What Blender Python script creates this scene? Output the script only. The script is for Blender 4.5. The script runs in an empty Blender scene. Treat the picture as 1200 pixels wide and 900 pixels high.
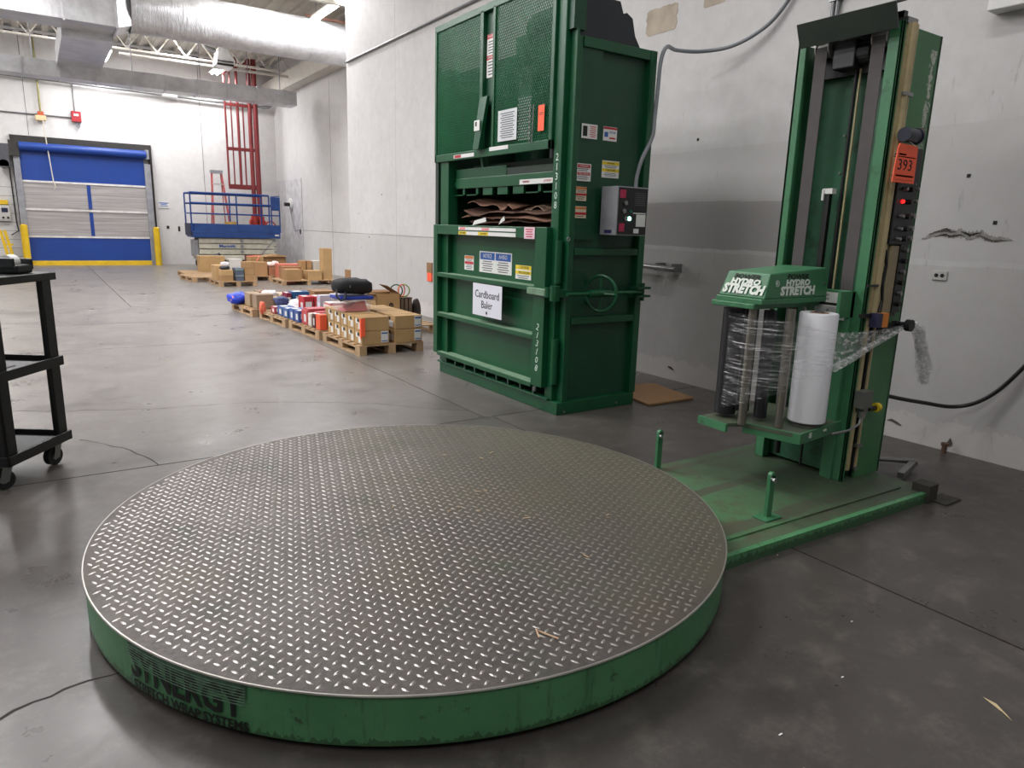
import bpy, bmesh, math, random
from mathutils import Vector, Matrix, noise
random.seed(7)
rnd = random.random
PI = math.pi
S = bpy.context.scene
COL = S.collection

# ------------------------------------------------------------------ camera, world, lights, exposure
cd = bpy.data.cameras.new('camera'); cam = bpy.data.objects.new('camera', cd); COL.objects.link(cam)
F, YAW, PITCH, ROLL = 818.1, .5956, .22, .0289
cy, sy, cp, sp = math.cos(YAW), math.sin(YAW), math.cos(PITCH), math.sin(PITCH)
fw = Vector((sy*cp, cy*cp, -sp)); r0 = Vector((cy, -sy, 0)); u0 = r0.cross(fw)
rr_ = math.cos(ROLL)*r0 + math.sin(ROLL)*u0; uu_ = -math.sin(ROLL)*r0 + math.cos(ROLL)*u0
M = Matrix((rr_, uu_, -fw)).transposed().to_4x4(); M.translation = (0, 0, 1.2)
cam.matrix_world = M
cd.sensor_width = 36; cd.lens = F/1200*36; cd.clip_start = .05; cd.clip_end = 200
S.camera = cam
S.view_settings.view_transform = 'Standard'; S.view_settings.look = 'None'
S.view_settings.gamma = 1; S.view_settings.use_curve_mapping = False
S.view_settings.exposure = 0.72
w = bpy.data.worlds.new('world'); S.world = w; w.use_nodes = True
w.node_tree.nodes['Background'].inputs[0].default_value = (.9, .95, 1, 1)
w.node_tree.nodes['Background'].inputs[1].default_value = .3

def area(x, y, z, sx, sy_, e, col=(1, .97, .93)):
    d = bpy.data.lights.new('ceiling_light_and_fill', 'AREA'); d.shape = 'RECTANGLE'
    d.size = sx; d.size_y = sy_; d.energy = e; d.color = (.99, .98, 1) if col[0] == 1 else col
    o = bpy.data.objects.new('ceiling_light_and_fill', d); o.location = (x, y, z); COL.objects.link(o)
    return o
# rows of fluorescent strips down the hall (only a few of them are in view), plus an added unseen fill; each throws a little light up to the deck
def strip(x, y, e, L=2.4):
    area(x, y, 5.0, .25, L, e*.82)
    o = area(x, y, 5.06, .2, L, e*.18); o.rotation_euler = (PI, 0, 0)
for y, e in ((4.6, 90), (8.6, 108), (12.6, 124), (16.8, 128)):
    for x in (-5.5, -1.6):
        strip(x, y, e)
strip(.2, 9.8, 95); strip(.8, 5.4, 80); strip(3.6, 12.6, 130, 1.6); strip(1.3, 17.9, 62, 1.6); strip(3.2, 18.2, 55, 1.2)
strip(1.9, 1.4, 36, 2.0); strip(.2, -1.6, 42, 2.4); strip(-3, -1, 38)  # second: unseen fill added behind the camera to brighten rim and mast

# ------------------------------------------------------------------ materials
def nodes(name):
    m = bpy.data.materials.new(name); m.use_nodes = True
    nt = m.node_tree; b = nt.nodes['Principled BSDF']
    return m, nt, b
def lin(c):
    if isinstance(c, str):
        c = [int(c[i:i+2], 16)/255 for i in (0, 2, 4)]
        c = [((x+.055)/1.055)**2.4 if x > .04045 else x/12.92 for x in c]
    return (c[0], c[1], c[2], 1)
def noi(nt, scale, detail=4, rough=.55, vec=None, stretch=None):
    tc = nt.nodes.new('ShaderNodeNewGeometry')
    n = nt.nodes.new('ShaderNodeTexNoise'); n.inputs['Scale'].default_value = scale
    n.inputs['Detail'].default_value = detail; n.inputs['Roughness'].default_value = rough
    if stretch:
        mp = nt.nodes.new('ShaderNodeMapping'); mp.inputs['Scale'].default_value = stretch
        nt.links.new(tc.outputs['Position'], mp.inputs[0]); nt.links.new(mp.outputs[0], n.inputs['Vector'])
    else:
        nt.links.new(tc.outputs['Position'], n.inputs['Vector'])
    return n.outputs['Fac']
def ramp(nt, src, stops):
    r = nt.nodes.new('ShaderNodeValToRGB'); e = r.color_ramp.elements
    while len(e) < len(stops): e.new(.5)
    for k, (p, c) in enumerate(stops):
        e[k].position = p; e[k].color = c if len(c) == 4 else (*c, 1)
    nt.links.new(src, r.inputs[0]); return r.outputs[0]
def mixc(nt, f, a, b, mode='MIX'):
    m = nt.nodes.new('ShaderNodeMix'); m.data_type = 'RGBA'; m.blend_type = mode
    for s, v in ((m.inputs[0], f), (m.inputs[6], a), (m.inputs[7], b)):
        if isinstance(v, (int, float)): s.default_value = v
        elif isinstance(v, tuple): s.default_value = v
        else: nt.links.new(v, s)
    return m.outputs[2]
def math_(nt, op, a, b=0.0, clamp=False):
    m = nt.nodes.new('ShaderNodeMath'); m.operation = op; m.use_clamp = clamp
    for s, v in ((m.inputs[0], a), (m.inputs[1], b)):
        if isinstance(v, (int, float)): s.default_value = v
        else: nt.links.new(v, s)
    return m.outputs[0]
def bump(nt, b, h, st=.3, dist=.01):
    n = nt.nodes.new('ShaderNodeBump'); n.inputs['Strength'].default_value = st; n.inputs['Distance'].default_value = dist
    nt.links.new(h, n.inputs['Height']); nt.links.new(n.outputs[0], b.inputs['Normal'])
def pos(nt):
    g = nt.nodes.new('ShaderNodeNewGeometry'); s = nt.nodes.new('ShaderNodeSeparateXYZ')
    nt.links.new(g.outputs['Position'], s.inputs[0]); return s.outputs
MC = {}
def mat(name, col, rough=.55, metal=0, var=.18, scale=6, bmp=0, spec=.5, emit=None, dirt=None, dirt_amt=.5, dscale=9):
    if name in MC: return MC[name]
    m, nt, b = nodes(name); c = lin(col)
    b.inputs['Roughness'].default_value = rough; b.inputs['Metallic'].default_value = metal
    b.inputs['Specular IOR Level'].default_value = spec
    f = noi(nt, scale)
    dk = tuple(x*(1-var) for x in c[:3]) + (1,); lt = tuple(min(1, x*(1+var)) for x in c[:3]) + (1,)
    o = ramp(nt, f, [(.3, dk), (.7, lt)])
    if dirt:
        d = noi(nt, dscale, 6, .65)
        o = mixc(nt, ramp(nt, d, [(.62-.2*dirt_amt, (0, 0, 0)), (.72, (1, 1, 1))]), o, lin(dirt))
    nt.links.new(o, b.inputs['Base Color'])
    if bmp: bump(nt, b, noi(nt, scale*8, 5), bmp, .004)
    if emit: b.inputs['Emission Color'].default_value = lin(col); b.inputs['Emission Strength'].default_value = emit
    MC[name] = m; return m

def floor_mat():
    m, nt, b = nodes('polished_concrete')
    big = noi(nt, .55, 5, .6); mid = noi(nt, 3.2, 7, .65); fine = noi(nt, 45, 4, .7)
    base = ramp(nt, big, [(.3, lin('625d59')), (.55, lin('716c67')), (.75, lin('7c7770'))])
    o = mixc(nt, .55, base, ramp(nt, mid, [(.3, lin('5a5551')), (.5, lin('736e69')), (.75, lin('827d76'))]))
    o = mixc(nt, ramp(nt, fine, [(.4, (0, 0, 0)), (.75, (.35, .35, .35))]), o, lin('8b867f'))
    p = pos(nt)
    # dimmer light near the camera painted into the floor colour
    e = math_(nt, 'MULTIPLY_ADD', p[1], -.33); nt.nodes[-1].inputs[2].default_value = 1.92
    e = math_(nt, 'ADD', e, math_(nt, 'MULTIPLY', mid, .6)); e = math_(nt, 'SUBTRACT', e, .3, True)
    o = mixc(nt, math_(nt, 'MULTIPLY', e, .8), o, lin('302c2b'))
    o = mixc(nt, ramp(nt, noi(nt, 6.5, 9, .8), [(.50, (0, 0, 0)), (.66, (.30,)*3)]), o, lin('77716b'))
    o = mixc(nt, ramp(nt, noi(nt, 1.5, 7, .7), [(.54, (0, 0, 0)), (.68, (.45,)*3)]), o, lin('282423'))
    scr = noi(nt, 3, 6, .7, stretch=(.5, 6, 1))
    o = mixc(nt, ramp(nt, scr, [(.60, (0, 0, 0)), (.66, (.14, .14, .14)), (.70, (0, 0, 0))]), o, lin('4c4744'))
    nt.links.new(o, b.inputs['Base Color'])
    nt.links.new(ramp(nt, mid, [(.3, (.25,)*3), (.7, (.42,)*3)]), b.inputs['Roughness'])
    bump(nt, b, mid, .12, .004)
    return m
def wall_mat(name, near=True):
    m, nt, b = nodes(name)
    big = noi(nt, .9, 5, .6); f = noi(nt, 7, 7, .7); p = pos(nt)
    o = ramp(nt, big, [(.3, lin('bab8b7' if near else 'cbcac8')), (.7, lin('c9c8c7' if near else 'd8d7d5'))])
    o = mixc(nt, .35, o, ramp(nt, f, [(.3, lin('b2b0af')), (.7, lin('d2d1d0'))]))
    if near:
        wob = math_(nt, 'MULTIPLY', math_(nt, 'SUBTRACT', big, .5), .08)
        z = math_(nt, 'ADD', p[2], wob)
        def band(lo, hi):
            return math_(nt, 'MULTIPLY', math_(nt, 'GREATER_THAN', z, lo), math_(nt, 'LESS_THAN', z, hi))
        past = math_(nt, 'MULTIPLY', math_(nt, 'GREATER_THAN', p[1], 2.62), math_(nt, 'LESS_THAN', p[1], 5.2))
        nearb = math_(nt, 'LESS_THAN', p[1], 5.2)
        o = mixc(nt, math_(nt, 'MULTIPLY', math_(nt, 'MULTIPLY', band(1.09, 1.44), past), .9), o, lin('a3a09f'))
        o = mixc(nt, math_(nt, 'MULTIPLY', math_(nt, 'MULTIPLY', band(1.44, 1.83), nearb), .55), o, lin('b7b5b4'))
        o = mixc(nt, math_(nt, 'MULTIPLY', math_(nt, 'MULTIPLY', band(1.09, 1.44), math_(nt, 'LESS_THAN', p[1], 2.62)), .55), o, lin('b7b5b4'))
        o = mixc(nt, math_(nt, 'MULTIPLY', band(-1, 1.06), .35), o, lin('a5a2a0'))
        # scuffed skirting zone
        low = math_(nt, 'MULTIPLY', math_(nt, 'LESS_THAN', math_(nt, 'ADD', z, math_(nt, 'MULTIPLY', f, .3)), .32), .55)
        o = mixc(nt, low, o, lin('cfcac6'))
        st = noi(nt, 5, 6, .7, stretch=(1, 3, .6))
        o = mixc(nt, ramp(nt, st, [(.62, (0, 0, 0)), (.7, (.5,)*3)]), o, lin('8d8a88'))
    nt.links.new(o, b.inputs['Base Color']); b.inputs['Roughness'].default_value = .62
    bump(nt, b, f, .25, .006)
    return m
def plate_mat():
    m, nt, b = nodes('worn_steel_plate')
    big = noi(nt, 1.3, 5, .6); mid = noi(nt, 4.5, 6, .65); fine = noi(nt, 60, 4, .7)
    o = ramp(nt, fine, [(.3, lin('44403d')), (.7, lin('5c5754'))])
    o = mixc(nt, ramp(nt, big, [(.45, (0, 0, 0)), (.62, (.75,)*3)]), o, lin('575044'))
    o = mixc(nt, ramp(nt, mid, [(.58, (0, 0, 0)), (.7, (.6,)*3)]), o, lin('3f4a3c'))
    p = pos(nt)
    dust = math_(nt, 'MULTIPLY_ADD', p[0], 1.1); nt.nodes[-1].inputs[2].default_value = -1.75
    dust = math_(nt, 'ADD', dust, math_(nt, 'MULTIPLY', mid, 1.1), True)
    o = mixc(nt, math_(nt, 'MULTIPLY', dust, .5), o, lin('6b6a58'))
    nt.links.new(o, b.inputs['Base Color'])
    b.inputs['Metallic'].default_value = .25; b.inputs['Specular IOR Level'].default_value = .4
    nt.links.new(ramp(nt, mid, [(.3, (.48,)*3), (.7, (.66,)*3)]), b.inputs['Roughness'])
    bump(nt, b, fine, .25, .001)
    return m
def lug_mat():
    m, nt, b = nodes('rubbed_steel_lug')
    mid = noi(nt, 4.5, 6, .65); p = pos(nt)
    dust = math_(nt, 'MULTIPLY_ADD', p[0], 1.3); nt.nodes[-1].inputs[2].default_value = -1.6
    dust = math_(nt, 'ADD', dust, math_(nt, 'MULTIPLY', mid, 1.0), True)
    nt.links.new(mixc(nt, dust, lin('a5a19d'), lin('5f5c4c')), b.inputs['Base Color'])
    nt.links.new(math_(nt, 'SUBTRACT', .8, math_(nt, 'MULTIPLY', dust, .7), True), b.inputs['Metallic'])
    nt.links.new(math_(nt, 'ADD', .28, math_(nt, 'MULTIPLY', dust, .35)), b.inputs['Roughness'])
    return m
def green_old():
    m, nt, b = nodes('worn_green_paint')
    f = noi(nt, 6, 7, .68); v = noi(nt, 5, 6, .7, stretch=(5, 5, .6)); p = pos(nt)
    o = ramp(nt, f, [(.3, lin('437a50')), (.7, lin('538c60'))])
    o = mixc(nt, ramp(nt, v, [(.56, (0, 0, 0)), (.68, (.75,)*3)]), o, lin('2f5238'))
    g = noi(nt, 22, 6, .75)
    o = mixc(nt, ramp(nt, g, [(.60, (0, 0, 0)), (.68, (.75,)*3)]), o, lin('2a3329'))
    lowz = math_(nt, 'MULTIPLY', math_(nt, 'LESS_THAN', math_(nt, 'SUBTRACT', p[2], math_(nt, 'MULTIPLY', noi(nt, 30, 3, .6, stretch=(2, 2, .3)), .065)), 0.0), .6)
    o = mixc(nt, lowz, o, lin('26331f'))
    nt.links.new(o, b.inputs['Base Color']); b.inputs['Roughness'].default_value = .42
    bump(nt, b, f, .1, .003)
    return m
def green_base():
    m, nt, b = nodes('scuffed_green_floor_plate')
    f = noi(nt, 4, 7, .68); p = pos(nt)
    o = ramp(nt, f, [(.35, lin('47724c')), (.65, lin('568059'))])
    w_ = math_(nt, 'ADD', p[1], math_(nt, 'MULTIPLY', math_(nt, 'SUBTRACT', f, .5), .05))
    for c, hw, a in ((2.30, .022, .85), (2.0, .03, .8), (1.655, .035, .75), (1.545, .03, .55)):
        d = math_(nt, 'ABSOLUTE', math_(nt, 'SUBTRACT', w_, c))
        o = mixc(nt, math_(nt, 'MULTIPLY', math_(nt, 'LESS_THAN', d, hw), a), o, lin('4f4b41'))
    x = math_(nt, 'MULTIPLY_ADD', p[0], 1.9); nt.nodes[-1].inputs[2].default_value = -4.9
    g2 = noi(nt, 11, 8, .75); o = mixc(nt, ramp(nt, g2, [(.47, (0, 0, 0)), (.60, (.8,)*3)]), o, lin('55513f'))
    x = math_(nt, 'ADD', x, math_(nt, 'MULTIPLY', f, 1.25), True)
    o = mixc(nt, math_(nt, 'MULTIPLY', x, .75), o, lin('3b4436'))
    nt.links.new(o, b.inputs['Base Color']); b.inputs['Roughness'].default_value = .5
    return m
def mast_side():
    m, nt, b = nodes('chipped_green_side')
    f = noi(nt, 6, 6, .6); p = pos(nt); g = noi(nt, 42, 6, .75)
    o = ramp(nt, f, [(.3, lin('3c6e46')), (.7, lin('467b4f'))])
    # paint flaked off down the upper rear edge
    d = math_(nt, 'SUBTRACT', 1, math_(nt, 'MULTIPLY', math_(nt, 'ABSOLUTE', math_(nt, 'SUBTRACT', p[0], 3.40)), 9), True)
    d = math_(nt, 'MULTIPLY', d, math_(nt, 'GREATER_THAN', p[2], 1.55)); d = math_(nt, 'MULTIPLY', d, math_(nt, 'LESS_THAN', p[2], 2.02))
    o = mixc(nt, math_(nt, 'GREATER_THAN', math_(nt, 'MULTIPLY', d, g), .45), o, lin('b9bdb2'))
    nt.links.new(o, b.inputs['Base Color']); b.inputs['Roughness'].default_value = .5
    return m
def galv(name, wrap=False):
    m, nt, b = nodes(name)
    v = nt.nodes.new('ShaderNodeTexVoronoi'); v.inputs['Scale'].default_value = 5 if wrap else 14
    g = nt.nodes.new('ShaderNodeNewGeometry'); nt.links.new(g.outputs['Position'], v.inputs['Vector'])
    f = noi(nt, 3, 6, .7, stretch=(1, 1, 1))
    o = ramp(nt, f, [(.3, lin('b0b0b3')), (.7, lin('dcdde0'))])
    nt.links.new(o, b.inputs['Base Color']); b.inputs['Metallic'].default_value = .35
    nt.links.new(ramp(nt, f, [(.3, (.28,)*3), (.7, (.5,)*3)]), b.inputs['Roughness'])
    if wrap: bump(nt, b, noi(nt, 4, 6, .65, stretch=(5, 1, 1)), .6, .03)
    else: bump(nt, b, v.outputs['Distance'], .08, .01)
    return m
def film_mat(name, lo, hi, st, t0=.5):
    m = bpy.data.materials.new(name); m.use_nodes = True; nt = m.node_tree; nt.nodes.clear(); N_ = nt.nodes.new
    out = N_('ShaderNodeOutputMaterial'); tr = N_('ShaderNodeBsdfTransparent'); df = N_('ShaderNodeBsdfDiffuse'); tl_ = N_('ShaderNodeBsdfTranslucent'); gl_ = N_('ShaderNodeBsdfGlossy')
    gl_.inputs['Roughness'].default_value = .2
    for q in (df, tl_): q.inputs['Color'].default_value = (.95, .95, .97, 1)
    a1 = N_('ShaderNodeMixShader'); a2 = N_('ShaderNodeMixShader'); a3 = N_('ShaderNodeMixShader'); a1.inputs[0].default_value = .4; a2.inputs[0].default_value = .3
    L_ = nt.links.new; L_(df.outputs[0], a1.inputs[1]); L_(tl_.outputs[0], a1.inputs[2]); L_(a1.outputs[0], a2.inputs[1]); L_(gl_.outputs[0], a2.inputs[2])
    f = noi(nt, 14, 5, .7, stretch=st)
    L_(ramp(nt, f, [(t0, (lo,)*3), (t0+.10, (hi*.3,)*3), (t0+.18, (hi,)*3)]), a3.inputs[0]); L_(tr.outputs[0], a3.inputs[1]); L_(a2.outputs[0], a3.inputs[2]); L_(a3.outputs[0], out.inputs[0])
    bp_ = N_('ShaderNodeBump'); bp_.inputs['Strength'].default_value = .8; bp_.inputs['Distance'].default_value = .01; L_(f, bp_.inputs['Height']); L_(bp_.outputs[0], gl_.inputs['Normal']); L_(bp_.outputs[0], df.inputs['Normal'])
    return m
def curtain_clear():
    m, nt, b = nodes('hazy_vinyl_window')
    f = noi(nt, 2.2, 5, .65, stretch=(.25, 1, 9))
    nt.links.new(ramp(nt, f, [(.3, lin('8f8b8b')), (.7, lin('c4c0be'))]), b.inputs['Base Color'])
    b.inputs['Roughness'].default_value = .25; b.inputs['Alpha'].default_value = .82
    bump(nt, b, f, .3, .02)
    return m
def cardboard(name, c='a07d55'):
    return mat(name, c, .8, var=.1, scale=5)

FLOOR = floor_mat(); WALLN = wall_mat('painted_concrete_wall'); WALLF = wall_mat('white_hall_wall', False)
PLATE = plate_mat(); GOLD_ = green_old(); GBASE = green_base(); GSIDE = mast_side()
GALV = galv('galvanised_duct_metal'); WRAP = galv('foil_wrapped_duct', True)
BAL = mat('baler_green_enamel', '0d4c2c', .36, var=.1, scale=4)
BAL2 = mat('baler_green_enamel_inner', '10402b', .45, var=.12)
BDUST = mat('dusty_green_ledge', '6d8a70', .7, var=.15, scale=12)
LUG = lug_mat()
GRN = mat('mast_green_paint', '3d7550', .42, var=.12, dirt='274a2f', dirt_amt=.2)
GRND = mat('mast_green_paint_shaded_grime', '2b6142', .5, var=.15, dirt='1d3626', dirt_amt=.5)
BLK = mat('black_plastic', '141415', .42, var=.1)
BLKM = mat('black_enamel', '18181a', .4, var=.12)
RUB = mat('rubber_black', '1c1c1d', .6)
BELT = mat('grey_web_belt', '4c4848', .75, var=.08, scale=20)
GOLD = mat('brass_toned_rail', 'b3a57e', .4, .15, var=.15, scale=10)
STEEL = mat('dull_steel', '8f9090', .35, .8)
ROLLR = mat('steel_roller_metal', '7d7a70', .35, .7, var=.1)
WHITE = mat('white_paper', 'd9d9d6', .6, var=.03)
WHITEP = mat('white_plastic_film_roll', 'e2e3e8', .35, var=.02)
RED = mat('red_paint', 'a3242e', .5)
REDP = mat('red_oxide_pipe_paint', '7c2a2b', .5)
BLUE = mat('blue_curtain_fabric', '113b8a', .45, var=.06, scale=2)
BLUEP = mat('blue_lift_paint', '1b4486', .4)
YEL = mat('yellow_paint', 'd9b31c', .5, var=.1)
ORG = mat('fluorescent_orange_card', 'ff6540', .6, var=.03)
INK = mat('black_ink', '161616', .7)
CHALK = mat('white_chalk', 'cfe0d2', .9)
GREY = mat('grey_enamel', '8a8b90', .45)
WOOD = mat('raw_pallet_wood', 'a98c6a', .8, var=.2, scale=9)
CARD = cardboard('brown_cardboard'); CARD2 = cardboard('light_cardboard', 'b08f62'); CARD3 = cardboard('dull_cardboard', '8c6a47')
CREAM = mat('cream_lift_paint', 'c9c5b4', .5)
FIX = mat('fixture_white_enamel', 'e6e6e4', .5, var=.02)
DECK = mat('painted_roof_deck', 'cdc8be', .6, var=.08)
TUBE = mat('lit_fluorescent_tube', 'ffffff', .5, emit=14, var=0)
FILM = film_mat('stretch_film_clear', .03, .75, (.5, .5, 9), .52)
FILMT = film_mat('crumpled_film', .2, .9, (2, 2, 4), .42)
CLEAR = curtain_clear()

# ------------------------------------------------------------------ mesh builder
class MB:
    def __init__(s): s.v = []; s.f = []
    def add(s, vs, fs):
        n = len(s.v); s.v += [tuple(v) for v in vs]; s.f += [tuple(i+n for i in f) for f in fs]; return s
    def box(s, x0, x1, y0, y1, z0, z1, m=None):
        vs = [Vector((x, y, z)) for z in (z0, z1) for y in (y0, y1) for x in (x0, x1)]
        if m is not None: vs = [m @ v for v in vs]
        return s.add(vs, [(0, 2, 3, 1), (4, 5, 7, 6), (0, 1, 5, 4), (2, 6, 7, 3), (0, 4, 6, 2), (1, 3, 7, 5)])
    def bar(s, a, b, w_, h, up=(0, 0, 1)):
        a = Vector(a); b = Vector(b); d = (b-a); L = d.length; d.normalize()
        up = Vector(up)
        if abs(d.dot(up)) > .98: up = Vector((1, 0, 0))
        r = d.cross(up).normalized(); u = r.cross(d)
        m = Matrix((d, r, u)).transposed().to_4x4(); m.translation = a
        return s.box(0, L, -w_/2, w_/2, -h/2, h/2, m)
    def cyl(s, a, b, r, n=16, r2=None, cap=True):
        a = Vector(a); b = Vector(b); d = (b-a).normalized(); r2 = r if r2 is None else r2
        up = Vector((0, 0, 1)) if abs(d.z) < .9 else Vector((1, 0, 0))
        x = d.cross(up).normalized(); y = d.cross(x)
        vs = []
        for c, q in ((a, r), (b, r2)):
            vs += [c + q*(math.cos(2*PI*k/n)*x + math.sin(2*PI*k/n)*y) for k in range(n)]
        fs = [(k, (k+1) % n, n+(k+1) % n, n+k) for k in range(n)]
        if cap: fs += [tuple(range(n))[::-1], tuple(range(n, 2*n))]
        return s.add(vs, fs)
    def ring(s, c, axis, R, r, n=28, k=8):
        c = Vector(c); d = Vector(axis).normalized(); up = Vector((0, 0, 1)) if abs(d.z) < .9 else Vector((1, 0, 0))
        x = d.cross(up).normalized(); y = d.cross(x); vs = []; fs = []
        for i in range(n):
            t = 2*PI*i/n; e = math.cos(t)*x + math.sin(t)*y
            for j in range(k):
                q = 2*PI*j/k; vs.append(c + e*(R + r*math.cos(q)) + d*r*math.sin(q))
        for i in range(n):
            for j in range(k):
                fs.append((i*k+j, ((i+1) % n)*k+j, ((i+1) % n)*k+(j+1) % k, i*k+(j+1) % k))
        return s.add(vs, fs)
    def tube(s, pts, r, n=10):
        pts = [Vector(p) for p in pts]; vs = []; fs = []; ref = None
        for i, p in enumerate(pts):
            d = (pts[min(i+1, len(pts)-1)] - pts[max(i-1, 0)]).normalized()
            if ref is None: ref = d.orthogonal().normalized()
            ref = (ref - d*ref.dot(d)).normalized(); y = d.cross(ref)
            rr = r(i/(len(pts)-1)) if callable(r) else r
            vs += [p + rr*(math.cos(2*PI*k/n)*ref + math.sin(2*PI*k/n)*y) for k in range(n)]
        for i in range(len(pts)-1):
            for k in range(n):
                fs.append((i*n+k, i*n+(k+1) % n, (i+1)*n+(k+1) % n, (i+1)*n+k))
        fs += [tuple(range(n))[::-1], tuple(range((len(pts)-1)*n, len(pts)*n))]
        return s.add(vs, fs)
    def lathe(s, c, prof, n=32):
        c = Vector(c); vs = []; fs = []
        for (r, z) in prof:
            vs += [c + Vector((r*math.cos(2*PI*k/n), r*math.sin(2*PI*k/n), z)) for k in range(n)]
        for i in range(len(prof)-1):
            for k in range(n): fs.append((i*n+k, i*n+(k+1) % n, (i+1)*n+(k+1) % n, (i+1)*n+k))
        return s.add(vs, fs)
    def prism(s, poly, ax, lo, hi):
        # polygon in the two other axes, extruded along axis ax
        def P(a, b, c):
            return {0: (c, a, b), 1: (a, c, b), 2: (a, b, c)}[ax]
        n = len(poly); vs = [P(a, b, lo) for a, b in poly] + [P(a, b, hi) for a, b in poly]
        return s.add(vs, [tuple(range(n))[::-1], tuple(range(n, 2*n))] + [(k, (k+1) % n, n+(k+1) % n, n+k) for k in range(n)])
    def mesh(s, name, m, off=(0, 0, 0), smooth=False):
        me = bpy.data.meshes.new(name); o = Vector(off)
        me.from_pydata([tuple(Vector(v)-o) for v in s.v], [], s.f)
        bm = bmesh.new(); bm.from_mesh(me); bmesh.ops.recalc_face_normals(bm, faces=bm.faces); bm.to_mesh(me); bm.free()
        if m: me.materials.append(m)
        if smooth:
            me.polygons.foreach_set('use_smooth', [True]*len(me.polygons))
            me.set_sharp_from_angle(angle=math.radians(38))
        return me
def catmull(P_, n=8):
    P_ = [Vector(p) for p in P_]; P_ = [P_[0]*2-P_[1]] + P_ + [P_[-1]*2-P_[-2]]; out = []
    for i in range(1, len(P_)-2):
        for k in range(n):
            t = k/n; a, b_, c, d_ = P_[i-1:i+3]
            out.append(.5*((2*b_) + (c-a)*t + (2*a-5*b_+4*c-d_)*t*t + (3*b_-a-3*c+d_)*t**3))
    out.append(P_[-2]); return out
ORIG = {}
def tag(o, label=None, cat=None, group=None, kind=None):
    if label: o['label'] = label
    if cat: o['category'] = cat
    if group: o['group'] = group
    if kind: o['kind'] = kind
    return o
def obj(name, b, m, parent=None, label=None, cat=None, group=None, kind=None, smooth=False, bev=0, origin=None):
    off = (0, 0, 0)
    if parent is not None: off = ORIG.get(parent.name, (0, 0, 0))
    elif origin is not None: off = origin
    me = b if isinstance(b, bpy.types.Mesh) else b.mesh(name, m, off, smooth)
    o = bpy.data.objects.new(name, me); COL.objects.link(o)
    if parent is not None: o.parent = parent
    elif origin is not None: o.location = origin
    ORIG[o.name] = off
    if bev:
        md = o.modifiers.new('edge', 'BEVEL'); md.width = bev; md.segments = 2; md.limit_method = 'ANGLE'
    return tag(o, label, cat, group, kind)
def thing(name, label, cat, loc, group=None, kind=None):
    o = bpy.data.objects.new(name, None); COL.objects.link(o); o.location = loc; o.empty_display_size = .1
    ORIG[o.name] = tuple(loc); return tag(o, label, cat, group, kind)
def B(*a, **k): return MB().box(*a, **k)

# lettering: real flat text meshes laid on faces
def text_mesh(body, size, bold=0, shear=0, align='CENTER', space=1.0):
    cu = bpy.data.curves.new('lettering', 'FONT'); cu.body = body; cu.size = size; cu.align_x = align; cu.align_y = 'CENTER'
    cu.offset = bold; cu.shear = shear; cu.space_character = space; cu.resolution_u = 2; cu.extrude = .0003
    o = bpy.data.objects.new('tmp', cu); COL.objects.link(o)
    bpy.context.view_layer.update()
    me = bpy.data.meshes.new_from_object(o.evaluated_get(bpy.context.evaluated_depsgraph_get()))
    bpy.data.objects.remove(o); bpy.data.curves.remove(cu); return me
def lettering(body, size, m, c, right, up, parent, width=None, **kw):
    me = text_mesh(body, size, **kw)
    r = Vector(right).normalized(); u = Vector(up).normalized(); n = r.cross(u)
    off = Vector(ORIG.get(parent.name, (0, 0, 0)))
    if width:
        xs = [v.co.x for v in me.vertices]
        if xs:
            k = width/(max(xs)-min(xs))
            for v in me.vertices: v.co.x *= k
    mt = Matrix((r, u, n)).transposed().to_4x4(); mt.translation = Vector(c) - off + n*.0009
    me.transform(mt); me.materials.clear(); me.materials.append(m)
    o = bpy.data.objects.new('lettering', me); COL.objects.link(o); o.parent = parent; ORIG[o.name] = tuple(off)
    return o
def decal(name, parent, c, right, up, w_, h, m=None, texts=(), blocks=(), label=None):
    """thin printed plate centred at c, facing right x up; texts: (body, size, dx, dy, material, width); blocks: (dx, dy, w, h, material)"""
    r = Vector(right).normalized(); u = Vector(up).normalized(); n = r.cross(u); c = Vector(c)
    mt = Matrix((r, u, n)).transposed().to_4x4(); mt.translation = c
    p = obj(name, MB().box(-w_/2, w_/2, -h/2, h/2, 0, .0015, mt), m or WHITE, parent, label)
    for (dx, dy, bw, bh, bm_) in blocks:
        obj('print_block', MB().box(dx-bw/2, dx+bw/2, dy-bh/2, dy+bh/2, .0014, .0019, mt), bm_, p)
    for (body, sz, dx, dy, tm, wd) in texts:
        lettering(body, sz, tm, c + r*dx + u*dy + n*.0017, r, u, p, wd)
    return p
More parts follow.
